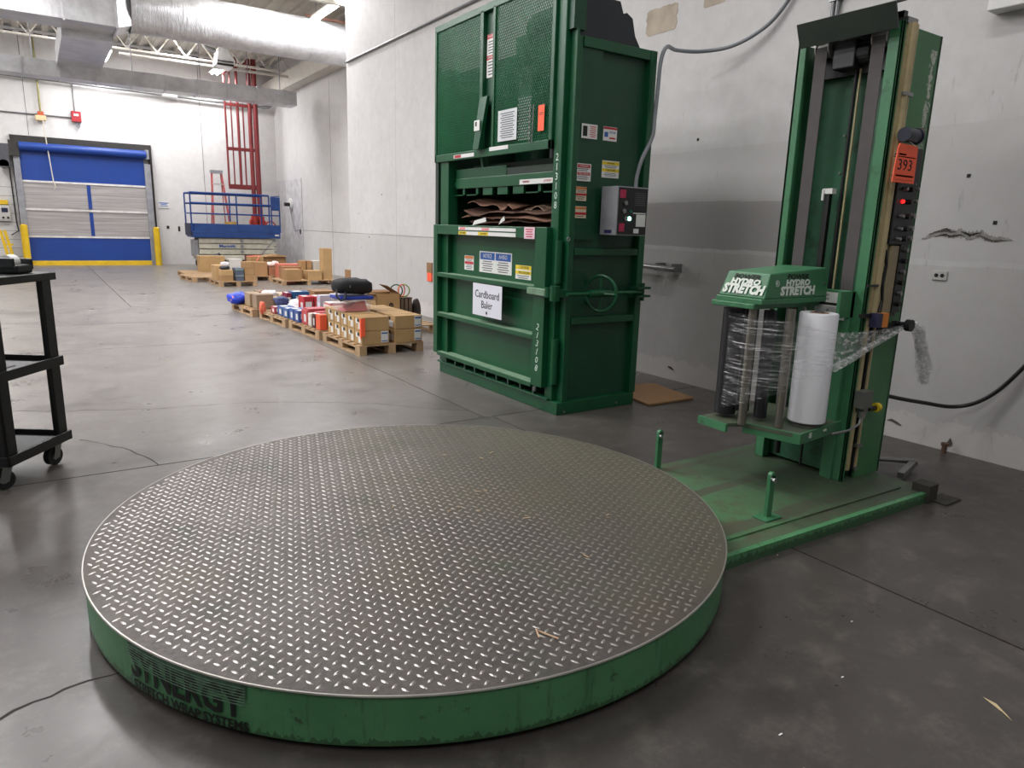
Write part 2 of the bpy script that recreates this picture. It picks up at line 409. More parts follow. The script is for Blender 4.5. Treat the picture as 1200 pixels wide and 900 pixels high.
# ================================================================== SETTING
fl = thing('floor', 'grey concrete floor', None, (0, 0, 0), kind='structure'); del fl['label']
obj('subfloor', B(-12, 6.5, -6, 21, -.08, -.03), mat('joint_filler', '3a3633', .9), fl)
def slabs(y0, y1, cuts):
    xs = [-12] + cuts + [6.4]
    for a, b in zip(xs, xs[1:]):
        g = .0045
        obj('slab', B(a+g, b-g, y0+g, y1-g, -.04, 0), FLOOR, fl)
for (y0, y1, c) in ((-6, 3.70, [2.36]), (3.70, 7.38, [-5, 2.30]), (7.38, 9.15, [-5]), (9.15, 10.75, [-5]), (10.75, 12.6, [1.0]), (12.6, 14.6, [-5, 1.0]), (14.6, 20.6, [1.0])):
    slabs(y0, y1, c)
CRK = mat('open_crack', '2b2725', .9)
def crack(pts, w_=.006, parent=None, z=.0006, seed=1, jit=.02, dark=CRK):
    random.seed(seed); P = []
    for a, b in zip(pts, pts[1:]):
        a = Vector(a); b = Vector(b); n = max(2, int((b-a).length/.06))
        for k in range(n): P.append(a.lerp(b, k/n) + Vector((random.uniform(-jit, jit), random.uniform(-jit, jit)))*.6)
    P.append(Vector(pts[-1])); vs = []; fs = []
    for i, p in enumerate(P):
        d = (P[min(i+1, len(P)-1)]-P[max(i-1, 0)]).normalized(); nrm = Vector((-d.y, d.x))
        ww = w_*random.uniform(.3, 1)
        for q in (-1, 1): vs.append((p.x+nrm.x*ww*q/2, p.y+nrm.y*ww*q/2, z))
    for i in range(len(P)-1): fs.append((2*i, 2*i+1, 2*i+3, 2*i+2))
    return obj('crack', MB().add(vs, fs), dark, parent)
crack([(-.6, 5.3), (-.23, 5.2), (.02, 5.07), (.3, 4.97), (.57, 4.85), (.82, 4.82), (1.08, 4.76), (1.39, 4.63), (1.83, 4.35), (2.1, 4.05), (2.3, 3.9)], .008, fl, seed=2)
crack([(.1, 4.35), (.21, 4.2), (.3, 4.02), (.38, 3.8), (.4, 3.7)], .01, fl, seed=3)
crack([(-.6, 1.82), (-.19, 1.9), (-.12, 1.93), (-.05, 1.95), (.05, 1.96), (.3, 1.95)], .012, fl, seed=4, jit=.012)
random.seed(7)

wr = thing('wall_right', None, None, (0, 0, 0), kind='structure')
obj('wall_panel', B(4.3, 4.7, -6, 11.2, 0, 5.3), WALLN, wr)
SEAM = mat('hairline_joint', '6f6c6a', .9)
# precast panel joints
for y in (5.6, 9.4): obj('seam', B(4.2995, 4.301, y-.0015, y+.0015, 0, 4.9), SEAM, wr)
obj('seam', B(4.2985, 4.301, 5.4, 11.2, 1.043, 1.048), SEAM, wr)
PATCH = mat('bare_concrete_patch', 'aea394', .9)
def wallpatch(cy_, cz, wy, wz, m, seed, name='peeled_patch', x=4.2975, jag=.07, n=40):
    random.seed(seed); p = []
    for k in range(n):
        t = 2*PI*(k+.5)/n; e = max(abs(math.cos(t)), abs(math.sin(t))); s_ = random.uniform(1-jag, 1+jag*.4)
        p.append((cy_ + wy/2*math.cos(t)/e*s_, cz + wz/2*math.sin(t)/e*s_))
    return obj(name, MB().prism(p, 0, x, 4.302), m, wr)
wallpatch(4.38, 2.84, .34, .2, PATCH, 1); wallpatch(3.85, 2.86, .2, .06, PATCH, 5)
DMG = mat('broken_concrete_edge', '55504c', .95, bmp=.6, scale=14); DMG2 = mat('chipped_pale_concrete', '8f8c89', .95, var=.25, scale=30)
# the long gouge right of the mast: pale chipped rim with dark hollows
def gouge(pts, seed, w_, m, x, k=1):
    random.seed(seed); P_ = []
    for a, b_ in zip(pts, pts[1:]):
        for q in range(k): P_.append((a[0]+(b_[0]-a[0])*q/k, a[1]+(b_[1]-a[1])*q/k))
    P_.append(pts[-1]); up = []; dn = []
    for i, (y, z) in enumerate(P_):
        e = min(1, .15+3*i/len(P_), .15+3*(len(P_)-1-i)/len(P_))
        up.append((y, z+w_*e*random.uniform(.25, 1))); dn.append((y, z-w_*e*random.uniform(.25, 1)))
    vs = []; n = len(up)
    for (y, z) in up: vs.append((x, y, z))
    for (y, z) in dn: vs.append((x-.0005, y, z))
    fs = [(i, i+1, n+i+1, n+i) for i in range(n-1)]
    return obj('gouge', MB().add(vs, fs), m, wr)
ys = [2.13-.026*k for k in range(19)]; zz = [1.205, 1.21, 1.225, 1.235, 1.24, 1.245, 1.235, 1.24, 1.245, 1.235, 1.225, 1.235, 1.24, 1.225, 1.215, 1.212, 1.218, 1.215, 1.21]
PTS = list(zip(ys, zz))
gouge(PTS, 3, .030, DMG2, 4.2975, 5)
gouge([(y, z+.012) for y, z in PTS[1:8]], 8, .009, DMG, 4.2955, 6); gouge([(y, z-.012) for y, z in PTS[3:10]], 9, .007, CRK, 4.295, 6)
gouge([(y, z+.006) for y, z in PTS[8:13]], 10, .009, CRK, 4.2955, 6); gouge([(y, z-.008) for y, z in PTS[11:18]], 12, .008, DMG, 4.2955, 6); gouge([(y, z+.02) for y, z in PTS[4:7]], 13, .005, CRK, 4.2955, 6)
gouge([(2.17, .1), (2.14, .105), (2.11, .1), (2.08, .088)], 4, .02, DMG, 4.295)
gouge([(1.81, .05), (1.795, .06), (1.78, .05)], 5, .03, DMG, 4.295)
gouge([(4.03, .105), (3.99, .1), (3.95, .085)], 6, .016, mat('rust_brown_stain', '4b2f2a', .9), 4.296)
gouge([(10.80, 1.355), (10.76, 1.355)], 7, .05, CRK, 4.294); gouge([(10.72, .83), (10.69, .83)], 7, .05, CRK, 4.294)
for k, (y, z) in enumerate([(1.93, 1.55), (1.6, 1.62), (10.4, 1.0), (9.9, 1.62), (3.9, 1.9), (1.76, 1.3)]): wallpatch(y, z, .02, .02, CRK, k, 'chip')
random.seed(7)
ws = thing('wall_recess', None, None, (0, 0, 0), kind='structure')
obj('wall_panel', B(5.8, 6.2, 11.0, 20.6, 0, 5.3), WALLF, ws)
obj('wall_return', B(4.7, 5.8, 10.9, 11.2, 0, 5.3), WALLF, ws)
for y in (13.2, 16.2, 18.4): obj('seam', B(5.798, 5.801, y-.006, y+.006, 0 if y < 17 else 0, 4.3 if y != 18.4 else 2.3), SEAM, ws)
obj('seam', B(5.798, 5.801, 11.5, 20, .98, .99), SEAM, ws)
obj('wall_panel', B(5.79, 5.8, 18.42, 20.55, 0, 2.28), mat('greyer_paint_panel', 'c2c1c2', .6), ws)
wf = thing('wall_far', None, None, (0, 0, 0), kind='structure')
obj('wall_panel', MB().box(-12, -.26, 20.6, 21, 0, 5.3).box(2.67, 6.3, 20.6, 21, 0, 5.3).box(-.26, 2.67, 20.6, 21, 2.98, 5.3), WALLF, wf)
for x in (-1.9, .12, 3.9): obj('seam', B(x-.006, x+.006, 20.597, 20.601, 0 if x != .12 else 3, 5.2), SEAM, wf)
# painted block courses left of the door
for k in range(9): obj('block_joint', B(-3, -.28, 20.596, 20.601, .2+k*.2-.004, .2+k*.2+.004), SEAM, wf)
obj('hole', B(2.90, 2.96, 20.59, 20.61, .92, 1.0), INK, wf); obj('hole', B(3.17, 3.22, 20.59, 20.61, .86, .99), INK, wf)
obj('wall_left', B(-12.3, -12, -6, 21, 0, 5.3), WALLF, kind='structure')
obj('wall_back', B(-12, 4.7, -6.3, -6, 0, 5.3), WALLF, kind='structure')
obj('trim_1', B(5.5, 5.8, 11.2, 20.6, 4.42, 4.78), DECK, kind='structure')
ce = thing('ceiling', None, None, (0, 0, 0), kind='structure')
d = MB(); x = -12.0; pv = []
while x < 6.2:
    pv += [(x, 5.30), (x+.11, 5.30), (x+.14, 5.36), (x+.25, 5.36)]; x += .28
vs = [(a, y, b) for (a, b) in pv for y in (-6, 20.6)]
d.add(vs, [(2*i, 2*i+1, 2*i+3, 2*i+2) for i in range(len(pv)-1)])
obj('roof_deck', d, DECK, ce); obj('roof_slab', B(-12, 6.3, -6, 21, 5.38, 5.5), DECK, ce)
def joist(y):
    b = MB(); b.box(-12, 5.8, y-.06, y+.06, 5.22, 5.29); b.box(-12, 5.8, y-.05, y+.05, 4.78, 4.82)
    x = -3.0; k = 0
    while x < 5.4:
        b.bar((x, y, 4.82 if k % 2 else 5.22), (x+.3, y, 5.22 if k % 2 else 4.82), .025, .025); x += .3; k += 1
    obj('joist', b, DECK, ce)
for y in (2.5, 6.5, 9.5, 12.4, 15.9, 18.6): joist(y)
# small black flute gaps over the far wall head
b = MB(); x = -1.0
while x < 5.5: b.box(x+.03, x+.2, 20.585, 20.6, 5.17, 5.24); x += .28
obj('flute_gap', b, INK, ce, kind='stuff')

# ---- the rapid roll door in the far wall
dr = thing('door_1', None, None, (1.2, 20.5, 0), kind='structure')
DARK = mat('dark_recess', '33312f', .8)
obj('recess', MB().box(-.26, 2.67, 20.95, 21.0, 0, 3.0), mat('dock_door_white', 'b9b6b2', .6), dr)
obj('jamb', MB().box(-.26, -.22, 20.55, 20.95, 0, 2.98), DARK, dr); obj('jamb', MB().box(2.63, 2.67, 20.55, 20.95, 0, 2.98), DARK, dr)
obj('head', B(-.26, 2.67, 20.58, 20.95, 2.84, 2.98), DARK, dr)
obj('guide_rail', B(-.24, -.11, 20.36, 20.5, 0, 2.62), GREY, dr, bev=.01); obj('guide_rail', B(2.46, 2.6, 20.36, 20.5, 0, 2.5), GREY, dr, bev=.01)
obj('curtain_roll', MB().cyl((-.1, 20.36, 2.72), (2.52, 20.36, 2.72), .1, 20), BLUE, dr, smooth=True)
obj('curtain_fabric', B(-.11, 2.46, 20.42, 20.435, 1.97, 2.75), BLUE, dr, label='blue upper curtain band')
obj('curtain_fabric', B(-.11, 2.46, 20.42, 20.435, .1, .66), BLUE, dr, label='blue lower curtain band')
for z in (1.95, 1.31, .68): obj('stiffener_bar', B(-.11, 2.46, 20.405, 20.43, z-.022, z+.022), mat('pale_batten', 'cfcdcb', .5), dr)
for (x0, x1) in ((-.11, 1.17), (1.25, 2.46)):
    for (z0, z1) in ((1.33, 1.93), (.7, 1.29)): obj('window_panel', B(x0, x1, 20.42, 20.43, z0, z1), CLEAR, dr)
for (z0, z1) in ((1.36, 1.92), (.71, 1.27)): obj('window_strap', B(1.17, 1.25, 20.415, 20.435, z0, z1), BLUE, dr)
obj('bottom_bar', B(-.11, 2.46, 20.38, 20.46, 0, .11), YEL, dr)
obj('roll_bracket', B(2.5, 2.58, 20.3, 20.5, 2.62, 2.84), GREY, dr); obj('roll_bracket', B(-.3, -.1, 20.3, 20.5, 2.5, 2.84), DARK, dr)

# ================================================================== TURNTABLE
TX, TY, TR, TZ = 1.1334, 2.2552, 1.1146, .156
tt = thing('wrapping_turntable', 'large round steel checker-plate turntable with green painted rim, low on the concrete floor', 'turntable', (TX, TY, 0))
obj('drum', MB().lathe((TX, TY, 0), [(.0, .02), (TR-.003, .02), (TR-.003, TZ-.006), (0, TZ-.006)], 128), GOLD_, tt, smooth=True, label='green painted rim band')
obj('top_plate', MB().lathe((TX, TY, 0), [(0, TZ-.006), (TR-.001, TZ-.006), (TR, TZ-.001), (TR-.002, TZ), (0, TZ)], 128), PLATE, tt, smooth=True, label='grey steel deck plate')
obj('edge_bead', MB().ring((TX, TY, TZ-.003), (0, 0, 1), TR, .0035, 128, 6), mat('bright_worn_edge', 'a9a69f', .35, .7), tt, smooth=True)
obj('support_ring', MB().lathe((TX, TY, 0), [(.75, 0), (.8, 0), (.8, .03), (.75, .03)], 48), BLKM, tt)
random.seed(11)
b = MB(); A = .042; ang = math.radians(73.4)   # rows follow the rolling direction of the plate
ex = Vector((math.sin(ang), -math.cos(ang))); ey = Vector((math.cos(ang), math.sin(ang)))
N = int(TR/A)+2
for i in range(-N, N+1):
    for j in range(-N, N+1):
        for t in (0, 1):
            p = ex*(i+.5*t)*A + ey*(j+.5*t)*A
            if p.length > TR-.018: continue
            a = math.radians((-47 if t else 44) + 7*noise.noise((p.x*40, p.y*40, 3)))
            d_ = ex*math.cos(a) + ey*math.sin(a); n_ = Vector((-d_.y, d_.x))
            L = .0135; W = .0043; H = .0026 * (1 if noise.noise((p.x*3, p.y*3, 1)) < .25 else .7)
            c = Vector((TX+p.x, TY+p.y))
            q = [c-d_*L, c+n_*W-d_*L*.35, c+n_*W+d_*L*.35, c+d_*L, c-n_*W+d_*L*.35, c-n_*W-d_*L*.35]
            r_ = [c-d_*L*.55, c+d_*L*.55]
            z = TZ-.0002
            b.add([(v.x, v.y, z) for v in q] + [(v.x, v.y, z+H) for v in r_], [(0, 1, 6), (1, 2, 7, 6), (2, 3, 7), (3, 4, 7), (4, 5, 6, 7), (5, 0, 6)])
o = obj('raised_lugs', b, LUG, tt, kind='stuff'); o.data.polygons.foreach_set('use_smooth', [True]*len(o.data.polygons))
# name on the rim
def rimtext(body, size, ang_c, z, m, width, **kw):
    me = text_mesh(body, size, **kw); xs = [v.co.x for v in me.vertices]; k = width/(max(xs)-min(xs))
    for v in me.vertices:
        a_ = ang_c + v.co.x*k/TR; rr = TR+.0012 + v.co.z
        v.co = (rr*math.cos(a_), rr*math.sin(a_), z+v.co.y)
    me.materials.clear(); me.materials.append(m)
    o = bpy.data.objects.new('lettering', me); COL.objects.link(o); o.parent = tt; ORIG[o.name] = (TX, TY, 0); return o
INKW = mat('faded_black_print', '101311', .6, var=.4, scale=60)
AC = math.radians(-148.45)
bp = MB()
for (z0, z1) in ((.113, .150),):
    n = 16; a0 = AC-.18; a1 = AC+.18; vs = []
    for i in range(n+1):
        a_ = a0+(a1-a0)*i/n
        for z in (z0, z1): vs.append((TX+(TR+.0006)*math.cos(a_), TY+(TR+.0006)*math.sin(a_), z))
    bp.add(vs, [(2*i, 2*i+1, 2*i+3, 2*i+2) for i in range(n)])
SMUD = mat('grey_green_faded_print_ground', '44604b', .6, var=.5, scale=40)
obj('faded_print', bp, SMUD, tt)
rimtext('SYNERGY', .104, AC, .092, INKW, .385, bold=.003)
st = MB()
for k in range(7):
    z = .094+k*.0075; n = 16; vs = []
    for i in range(n+1):
        a_ = AC-.178+.356*i/n
        for zz_ in (z, z+.0028): vs.append((TX+(TR+.0022)*math.cos(a_), TY+(TR+.0022)*math.sin(a_), zz_))
    st.add(vs, [(2*i, 2*i+1, 2*i+3, 2*i+2) for i in range(n)])
obj('print_stripes', st, mat('grey_print_stripe', '6f9079', .5, var=.4, scale=50), tt, kind='stuff')
rimtext('STRETCH WRAP SYSTEMS', .036, AC+.01, .036, INKW, .385, bold=.0008)
# ================================================================== STRETCH WRAPPER
wp = thing('stretch_wrapper', 'green mast stretch wrapping machine with film carriage and base plate, by the right wall', 'wrapping machine', (3.2, 2.0, 0))
P = lambda n_, b_, m_, **k: obj(n_, b_, m_, wp, **k)
# base plate with an arc cut round the turntable
pl = []
import math as _m
y0, y1 = 1.50, 2.37
def arcx(y): return TX + _m.sqrt((TR+.012)**2 - (y-TY)**2)
for k in range(13):
    y = y1+(y0-y1)*k/12; pl.append((arcx(y), y))
pl += [(3.36, 1.455), (3.42, 1.50), (3.42, 2.37)]
P('base_plate', MB().prism(pl, 2, .012, .045), GBASE)
P('base_edge', MB().prism([(arcx(1.5), 1.497), (3.36, 1.452), (3.36, 1.475), (arcx(1.53), 1.52)], 2, 0, .05), GOLD_, label='raised green front edge rail')
P('base_edge', MB().prism([(arcx(1.60), 1.595), (3.3, 1.555), (3.3, 1.567), (arcx(1.61), 1.607)], 2, .044, .052), GBASE)
P('foot_bracket', MB().box(3.33, 3.41, 1.44, 1.52, 0, .085).box(3.38, 3.52, 1.38, 1.47, 0, .008), mat('grimy_dark_bracket', '37352f', .8, bmp=.3))
P('rear_pipe', MB().cyl((3.46, 2.02, .05), (3.78, 1.72, .05), .014, 12).bar((3.50, 1.66, .04), (3.80, 1.74, .04), .03, .03), STEEL, smooth=True)
def post(x, y, h, foot):
    b = MB().box(x-.016, x+.016, y-.009, y+.009, .045, h-.012).cyl((x, y-.009, h-.014), (x, y+.009, h-.014), .016, 14)
    if foot: b.box(x-.05, x+.05, y-.035, y+.035, .045, .053)
    o = P('stop_post', b, GRN, bev=.002, label='short green stop post with bolt')
    obj('bolt', MB().cyl((x-.02, y-.028, h-.022), (x+.0, y+.014, h-.022), .0055, 8).cyl((x-.022, y-.036, h-.022), (x-.019, y-.026, h-.022), .009, 6), STEEL, o)
post(2.475, 2.335, .246, False); post(2.435, 1.66, .246, True)
# mast
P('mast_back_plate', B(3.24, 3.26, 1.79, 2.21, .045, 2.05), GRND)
P('mast_flange', MB().box(3.12, 3.14, 2.205, 2.25, .045, 2.092).box(3.12, 3.46, 2.235, 2.25, .045, 2.09), GRN, bev=.003, label='left green channel leg')
P('mast_flange', MB().box(3.12, 3.14, 1.752, 1.81, .045, 2.10).box(3.12, 3.15, 1.752, 1.764, .045, 2.1), GRN, bev=.003, label='right green channel leg')
P('side_panel', B(3.235, 3.45, 1.752, 1.766, .045, 2.085), GSIDE, bev=.002, label='green side panel with chipped paint')
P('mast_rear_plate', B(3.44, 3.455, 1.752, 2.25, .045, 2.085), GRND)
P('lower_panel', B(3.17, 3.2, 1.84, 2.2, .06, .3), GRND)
P('chain_rail', MB().cyl((3.185, 1.745, .86), (3.185, 1.745, 2.095), .017, 14).box(3.15, 3.17, 1.744, 1.756, .1, 2.09), GOLD, smooth=True, label='brass-toned vertical rail')
P('chain_rail', MB().box(3.212, 3.222, 1.738, 1.756, .1, 2.095), GOLD, bev=.002, label='narrow brass-toned slotted rail')
P('chain_slot', B(3.2, 3.212, 1.748, 1.756, .1, 2.09), INK)
P('rail_clip', MB().box(3.165, 3.232, 1.728, 1.75, 1.805, 1.82), STEEL); P('rail_clip', B(3.19, 3.235, 1.73, 1.75, .215, .228), STEEL)
P('rail_bolt', MB().cyl((3.216, 1.742, .095), (3.216, 1.742, .112), .011, 10), STEEL)
# belts and pulleys
for (y, l_) in ((2.122, 'left'), (1.85, 'right')):
    b = MB().box(3.118, 3.122, y-.03, y+.03, .3, 2.055)
    P('belt', b, BELT, label=l_+' grey lift belt')
    P('belt_pulley', MB().cyl((3.16, y-.036, 2.055), (3.16, y-.03, 2.055), .046, 24).cyl((3.16, y-.03, 2.055), (3.16, y+.03, 2.055), .04, 24).cyl((3.16, y+.03, 2.055), (3.16, y+.036, 2.055), .046, 24), mat('pulley_grey', 'a9a7a3', .4, .3), smooth=True)
P('drive_shaft', MB().cyl((3.17, 1.81, 2.05), (3.17, 2.17, 2.05), .016, 12), BLKM, smooth=True)
P('gearbox', MB().box(3.13, 3.23, 1.96, 2.07, 1.95, 2.07).cyl((3.18, 1.9, 2.01), (3.18, 1.99, 2.01), .045, 18), BLKM, bev=.006)
P('screw_rail', MB().cyl((3.2, 1.985, .05), (3.2, 1.985, 1.97), .008, 10), BLKM, smooth=True)
P('screw_rail', MB().cyl((3.2, 1.965, .05), (3.2, 1.965, 1.97), .005, 10), GOLD, smooth=True)
P('cable_chain', B(3.16, 3.185, 2.02, 2.045, .9, 1.40), BLK); P('cable_bracket', MB().box(3.155, 3.19, 2.005, 2.055, 1.40, 1.425).box(3.15, 3.19, 2.045, 2.055, 1.37, 1.42), WHITE)
for (y, z) in ((2.02, 1.92), (1.94, 1.94), (2.03, 1.67), (1.94, 1.67), (2.03, 1.5), (1.94, 1.5)): P('panel_bolt', MB().cyl((3.235, y, z), (3.24, y, z), .006, 8), STEEL)
P('top_shroud', B(3.2, 3.23, 1.8, 2.21, 1.93, 2.16), BLKM)
P('mast_cap', MB().prism([(3.02, 2.15), (3.30, 2.24), (3.302, 2.233), (3.03, 2.142), (3.07, 2.055), (3.062, 2.055)], 1, 1.74, 2.20), mat('dark_green_cap', '26332b', .4))
P('cap_bracket', B(3.11, 3.13, 2.13, 2.19, 2.075, 2.092), mat('bare_aluminium', 'b8b8b6', .35, .6))
P('cap_bracket', B(3.14, 3.22, 1.745, 1.80, 2.09, 2.115), STEEL)
# control strip on the side
cp_ = P('control_panel', B(3.205, 3.385, 1.725, 1.752, 1.175, 1.60), BLKM, bev=.004, label='black control panel with knobs')
random.seed(5)
def knob(x, z, r, m, n_='knob', y=1.725, L=.02):
    obj(n_, MB().cyl((x, y, z), (x, y-L, z), r, 14, r*.85), m, cp_, smooth=True)
for k, z in enumerate((1.42, 1.365, 1.30, 1.245, 1.20)):
    knob(3.26, z, .009, STEEL if k != 1 else mat('red_indicator', 'd01818', .3, emit=2, var=0), 'knob' if k != 1 else 'indicator_lamp', L=.01 if k == 1 else .02)
    knob(3.31, z, .012, BLK)
    knob(3.355, z+.004, .013 if k > 1 else .008, STEEL)
for k in range(5): obj('screw', MB().cyl((3.24+.03*k, 1.7255, 1.445), (3.24+.03*k, 1.723, 1.445), .004, 6), STEEL, cp_)
sp_ = P('switch_strip', B(3.315, 3.385, 1.73, 1.752, .86, 1.175), BLKM, label='black strip of switches')
for k in range(6): obj('switch', MB().cyl((3.352, 1.73, .9+.05*k), (3.352, 1.712, .9+.05*k), .011, 12), STEEL if k % 2 else BLK, sp_, smooth=True)
P('duct_cover', B(3.245, 3.31, 1.732, 1.752, .86, 1.17), mat('beige_cover_plate', '8d8265', .5), bev=.003)
P('wire_loom', MB().tube([(3.21, 1.74, 1.15), (3.222, 1.735, 1.08), (3.212, 1.735, 1.0), (3.228, 1.735, .92), (3.21, 1.73, .86)], .008), BLK)
P('horn', MB().cyl((3.15, 1.70, 1.64), (3.25, 1.70, 1.64), .03, 18).cyl((3.25, 1.70, 1.64), (3.26, 1.70, 1.64), .035, 18), mat('navy_black_housing', '1a2030', .35), smooth=True, label='dark cylindrical buzzer')
P('conduit_knuckle', MB().cyl((3.32, 1.74, 1.66), (3.32, 1.71, 1.66), .025, 14), mat('tarnished_brass', '6b6348', .5, .3), smooth=True)
ob = P('limit_switch', B(3.16, 3.195, 1.70, 1.745, .80, .865), mat('navy_switch', '2b2c4a', .5)); obj('switch_face', B(3.195, 3.245, 1.70, 1.745, .80, .865), mat('orange_switch', 'd9822b', .5), ob)
P('arm_bracket', MB().box(3.08, 3.36, 1.735, 1.75, .845, .862).box(3.24, 3.35, 1.72, 1.75, .765, .81), BLKM)
P('guide_rod', MB().box(3.09, 3.195, 1.73, 1.74, .985, .995), BLKM)
P('clamp_knob', MB().cyl((3.375, 1.745, .805), (3.375, 1.68, .805), .014, 14).cyl((3.375, 1.68, .805), (3.375, 1.655, .805), .028, 20), BLK, smooth=True, label='round black knob holding the film end')
P('limit_switch', MB().box(3.13, 3.21, 1.70, 1.745, .42, .50).box(3.15, 3.19, 1.705, 1.74, .395, .42), mat('cast_grey_switch', '5a5d58', .5), label='cast grey limit switch')
P('switch_roller', MB().cyl((3.2, 1.71, .41), (3.26, 1.71, .41), .011, 10), BLKM, smooth=True)
P('switch_roller', MB().cyl((3.26, 1.71, .41), (3.285, 1.71, .41), .022, 14), mat('yellow_roller', 'c9b21c', .4), smooth=True, label='yellow switch roller')
P('switch_cap', MB().cyl((3.15, 1.71, .375), (3.15, 1.71, .405), .016, 10), STEEL)
P('hose', MB().tube([(3.15, 1.71, .38), (3.12, 1.70, .35), (3.06, 1.71, .325), (2.96, 1.735, .315)], .006, 8), STEEL)
# film carriage
cr = P('carriage_plate', MB().prism([(2.595, 2.19), (2.585, 2.03), (2.655, 2.0), (2.725, 1.74), (3.24, 1.80), (3.12, 2.2)], 2, .325, .342), mat('scuffed_carriage_deck', '4d5645', .5, dirt='36402f', dirt_amt=.5), label='scuffed film carriage deck')
P('carriage_skirt', MB().prism([(2.66, 1.995), (2.725, 1.738), (3.24, 1.798), (3.24, 1.808), (2.735, 1.75), (2.67, 1.997)], 2, .297, .345), GRN)
P('carriage_skirt', MB().prism([(2.578, 2.195), (2.568, 2.02), (2.582, 2.02), (2.592, 2.195)], 2, .305, .342), GRN, label='left green carriage lip')
P('chip', MB().box(2.80, 2.82, 1.7445, 1.7455, .315, .34), mat('chipped_primer', 'c5cfc0', .7)); P('chip', MB().box(2.93, 2.955, 1.758, 1.76, .325, .335), MC['chipped_primer'])
P('carriage_back', MB().box(3.09, 3.12, 1.80, 2.06, .30, .96), GRN, bev=.004, label='green carriage back plate')
P('carriage_arm', MB().box(3.0, 3.12, 1.80, 1.815, .84, .96), GRN)
P('mast_leg', B(3.11, 3.19, 1.80, 1.86, .045, .33), GRN, bev=.004); P('mast_leg', B(3.11, 3.16, 2.19, 2.24, .045, .33), GRN, bev=.004)
P('dancer_roller', MB().cyl((3.1, 2.1, .1), (3.1, 2.1, .3), .015, 10).cyl((3.13, 1.98, .06), (3.13, 1.98, .3), .006, 8), BLKM)
hd = P('head_cover', MB().add([(2.625, 1.925, .925), (2.625, 2.178, .925), (3.10, 2.178, .925), (3.10, 1.925, .925), (2.665, 1.935, 1.035), (2.665, 2.165, 1.035), (3.08, 2.165, 1.06), (3.08, 1.935, 1.06)],
    [(0, 3, 2, 1), (4, 5, 6, 7), (0, 1, 5, 4), (1, 2, 6, 5), (2, 3, 7, 6), (3, 0, 4, 7)]), GRN, bev=.006, label='green sloped motor cover with white lettering')
P('head_tray', MB().box(2.61, 3.10, 1.925, 2.18, .90, .925).box(2.595, 3.10, 1.955, 2.19, .878, .902), GRN, bev=.004)
WL = mat('white_vinyl_lettering', 'd5ddd3', .5, var=.05)
n_ = Vector((-.11, 0, .04)).normalized()
fc = Vector((2.6425, 2.05, .982)); upf = Vector((.04, 0, .11)).normalized(); rt = Vector((0, -1, 0))
for (t, s_, dz, wd, bo) in (('POWER', .03, .034, .14, .001), ('HYDRO', .036, .010, .16, .0022), ('STRETCH', .056, -.025, .225, .0035)):
    lettering(t, s_, WL if t != 'POWER' else INK, fc + upf*dz + n_*.001, rt, upf, hd, wd, bold=bo, shear=.15)
fs = Vector((2.86, 1.929, .98)); ups = Vector((0, .01, .11)).normalized()
for (t, s_, dz, wd, bo) in (('POWER', .03, .04, .16, .001), ('HYDRO', .036, .013, .18, .002), ('STRETCH', .052, -.024, .26, .003)):
    lettering(t, s_, WL if t != 'POWER' else INK, fs + ups*dz, (1, 0, 0), ups, hd, wd, bold=bo, shear=.15)
lettering('®', .04, WL, fs + Vector((-.15, 0, .01)), (1, 0, 0), ups, hd)
obj('screw', MB().cyl((3.06, 1.933, .985), (3.06, 1.925, .985), .006, 8), STEEL, hd)
for (x, y, r, m_, n2) in ((2.635, 1.985, .019, ROLLR, 'steel guide roller'), (2.735, 1.86, .018, ROLLR, 'steel guide roller'), (2.86, 2.05, .01, ROLLR, 'thin steel rod')):
    P('roller', MB().cyl((x, y, .342), (x, y, .885), r, 18), m_, smooth=True, label=n2)
for (x, y, r) in ((2.69, 2.13, .05), (2.80, 2.12, .036), (2.77, 1.99, .03)):
    P('roller', MB().cyl((x, y, .36), (x, y, .865), r, 24), mat('black_rubber_roller', '1d1d22', .35), smooth=True, label='black rubber stretch roller')
P('cable_loop', MB().tube([(2.98, 1.96, .88), (2.97, 1.93, .82), (3.02, 1.91, .78), (3.06, 1.9, .83), (3.07, 1.9, .87)], .004, 8), STEEL)
decal('data_label', wp, (3.0885, 1.9, .885), (0, -1, 0), (0, 0, 1), .155, .125, WHITE, [('SYNERGY', .016, -.035, .048, INK, .05), ('SYSTEMS', .012, -.035, .03, INK, .05)], [(0, .008, .155, .012, INK), (0, -.03, .14, .05, mat('pale_print', 'b9bbb8', .6))])
# roll of film on its spindle
RX, RY = 2.905, 1.835
ro = thing('film_roll', 'tall white roll of stretch film standing on the wrapper carriage', 'film roll', (RX, RY, .345))
obj('wound_film', MB().lathe((RX, RY, 0), [(.042, .362), (.078, .362), (.083, .367), (.083, .86), (.079, .866), (.042, .866), (.042, .362)], 48), WHITEP, ro, smooth=True)
obj('core', MB().lathe((RX, RY, 0), [(.032, .346), (.04, .346), (.04, .869), (.032, .869), (.032, .346)], 32), cardboard('core_card', '9a7a60'), ro, smooth=True)
P('spindle', MB().cyl((RX, RY, .34), (RX, RY, .35), .06, 24).cyl((RX, RY, .35), (RX, RY, .875), .02, 16), STEEL, smooth=True)
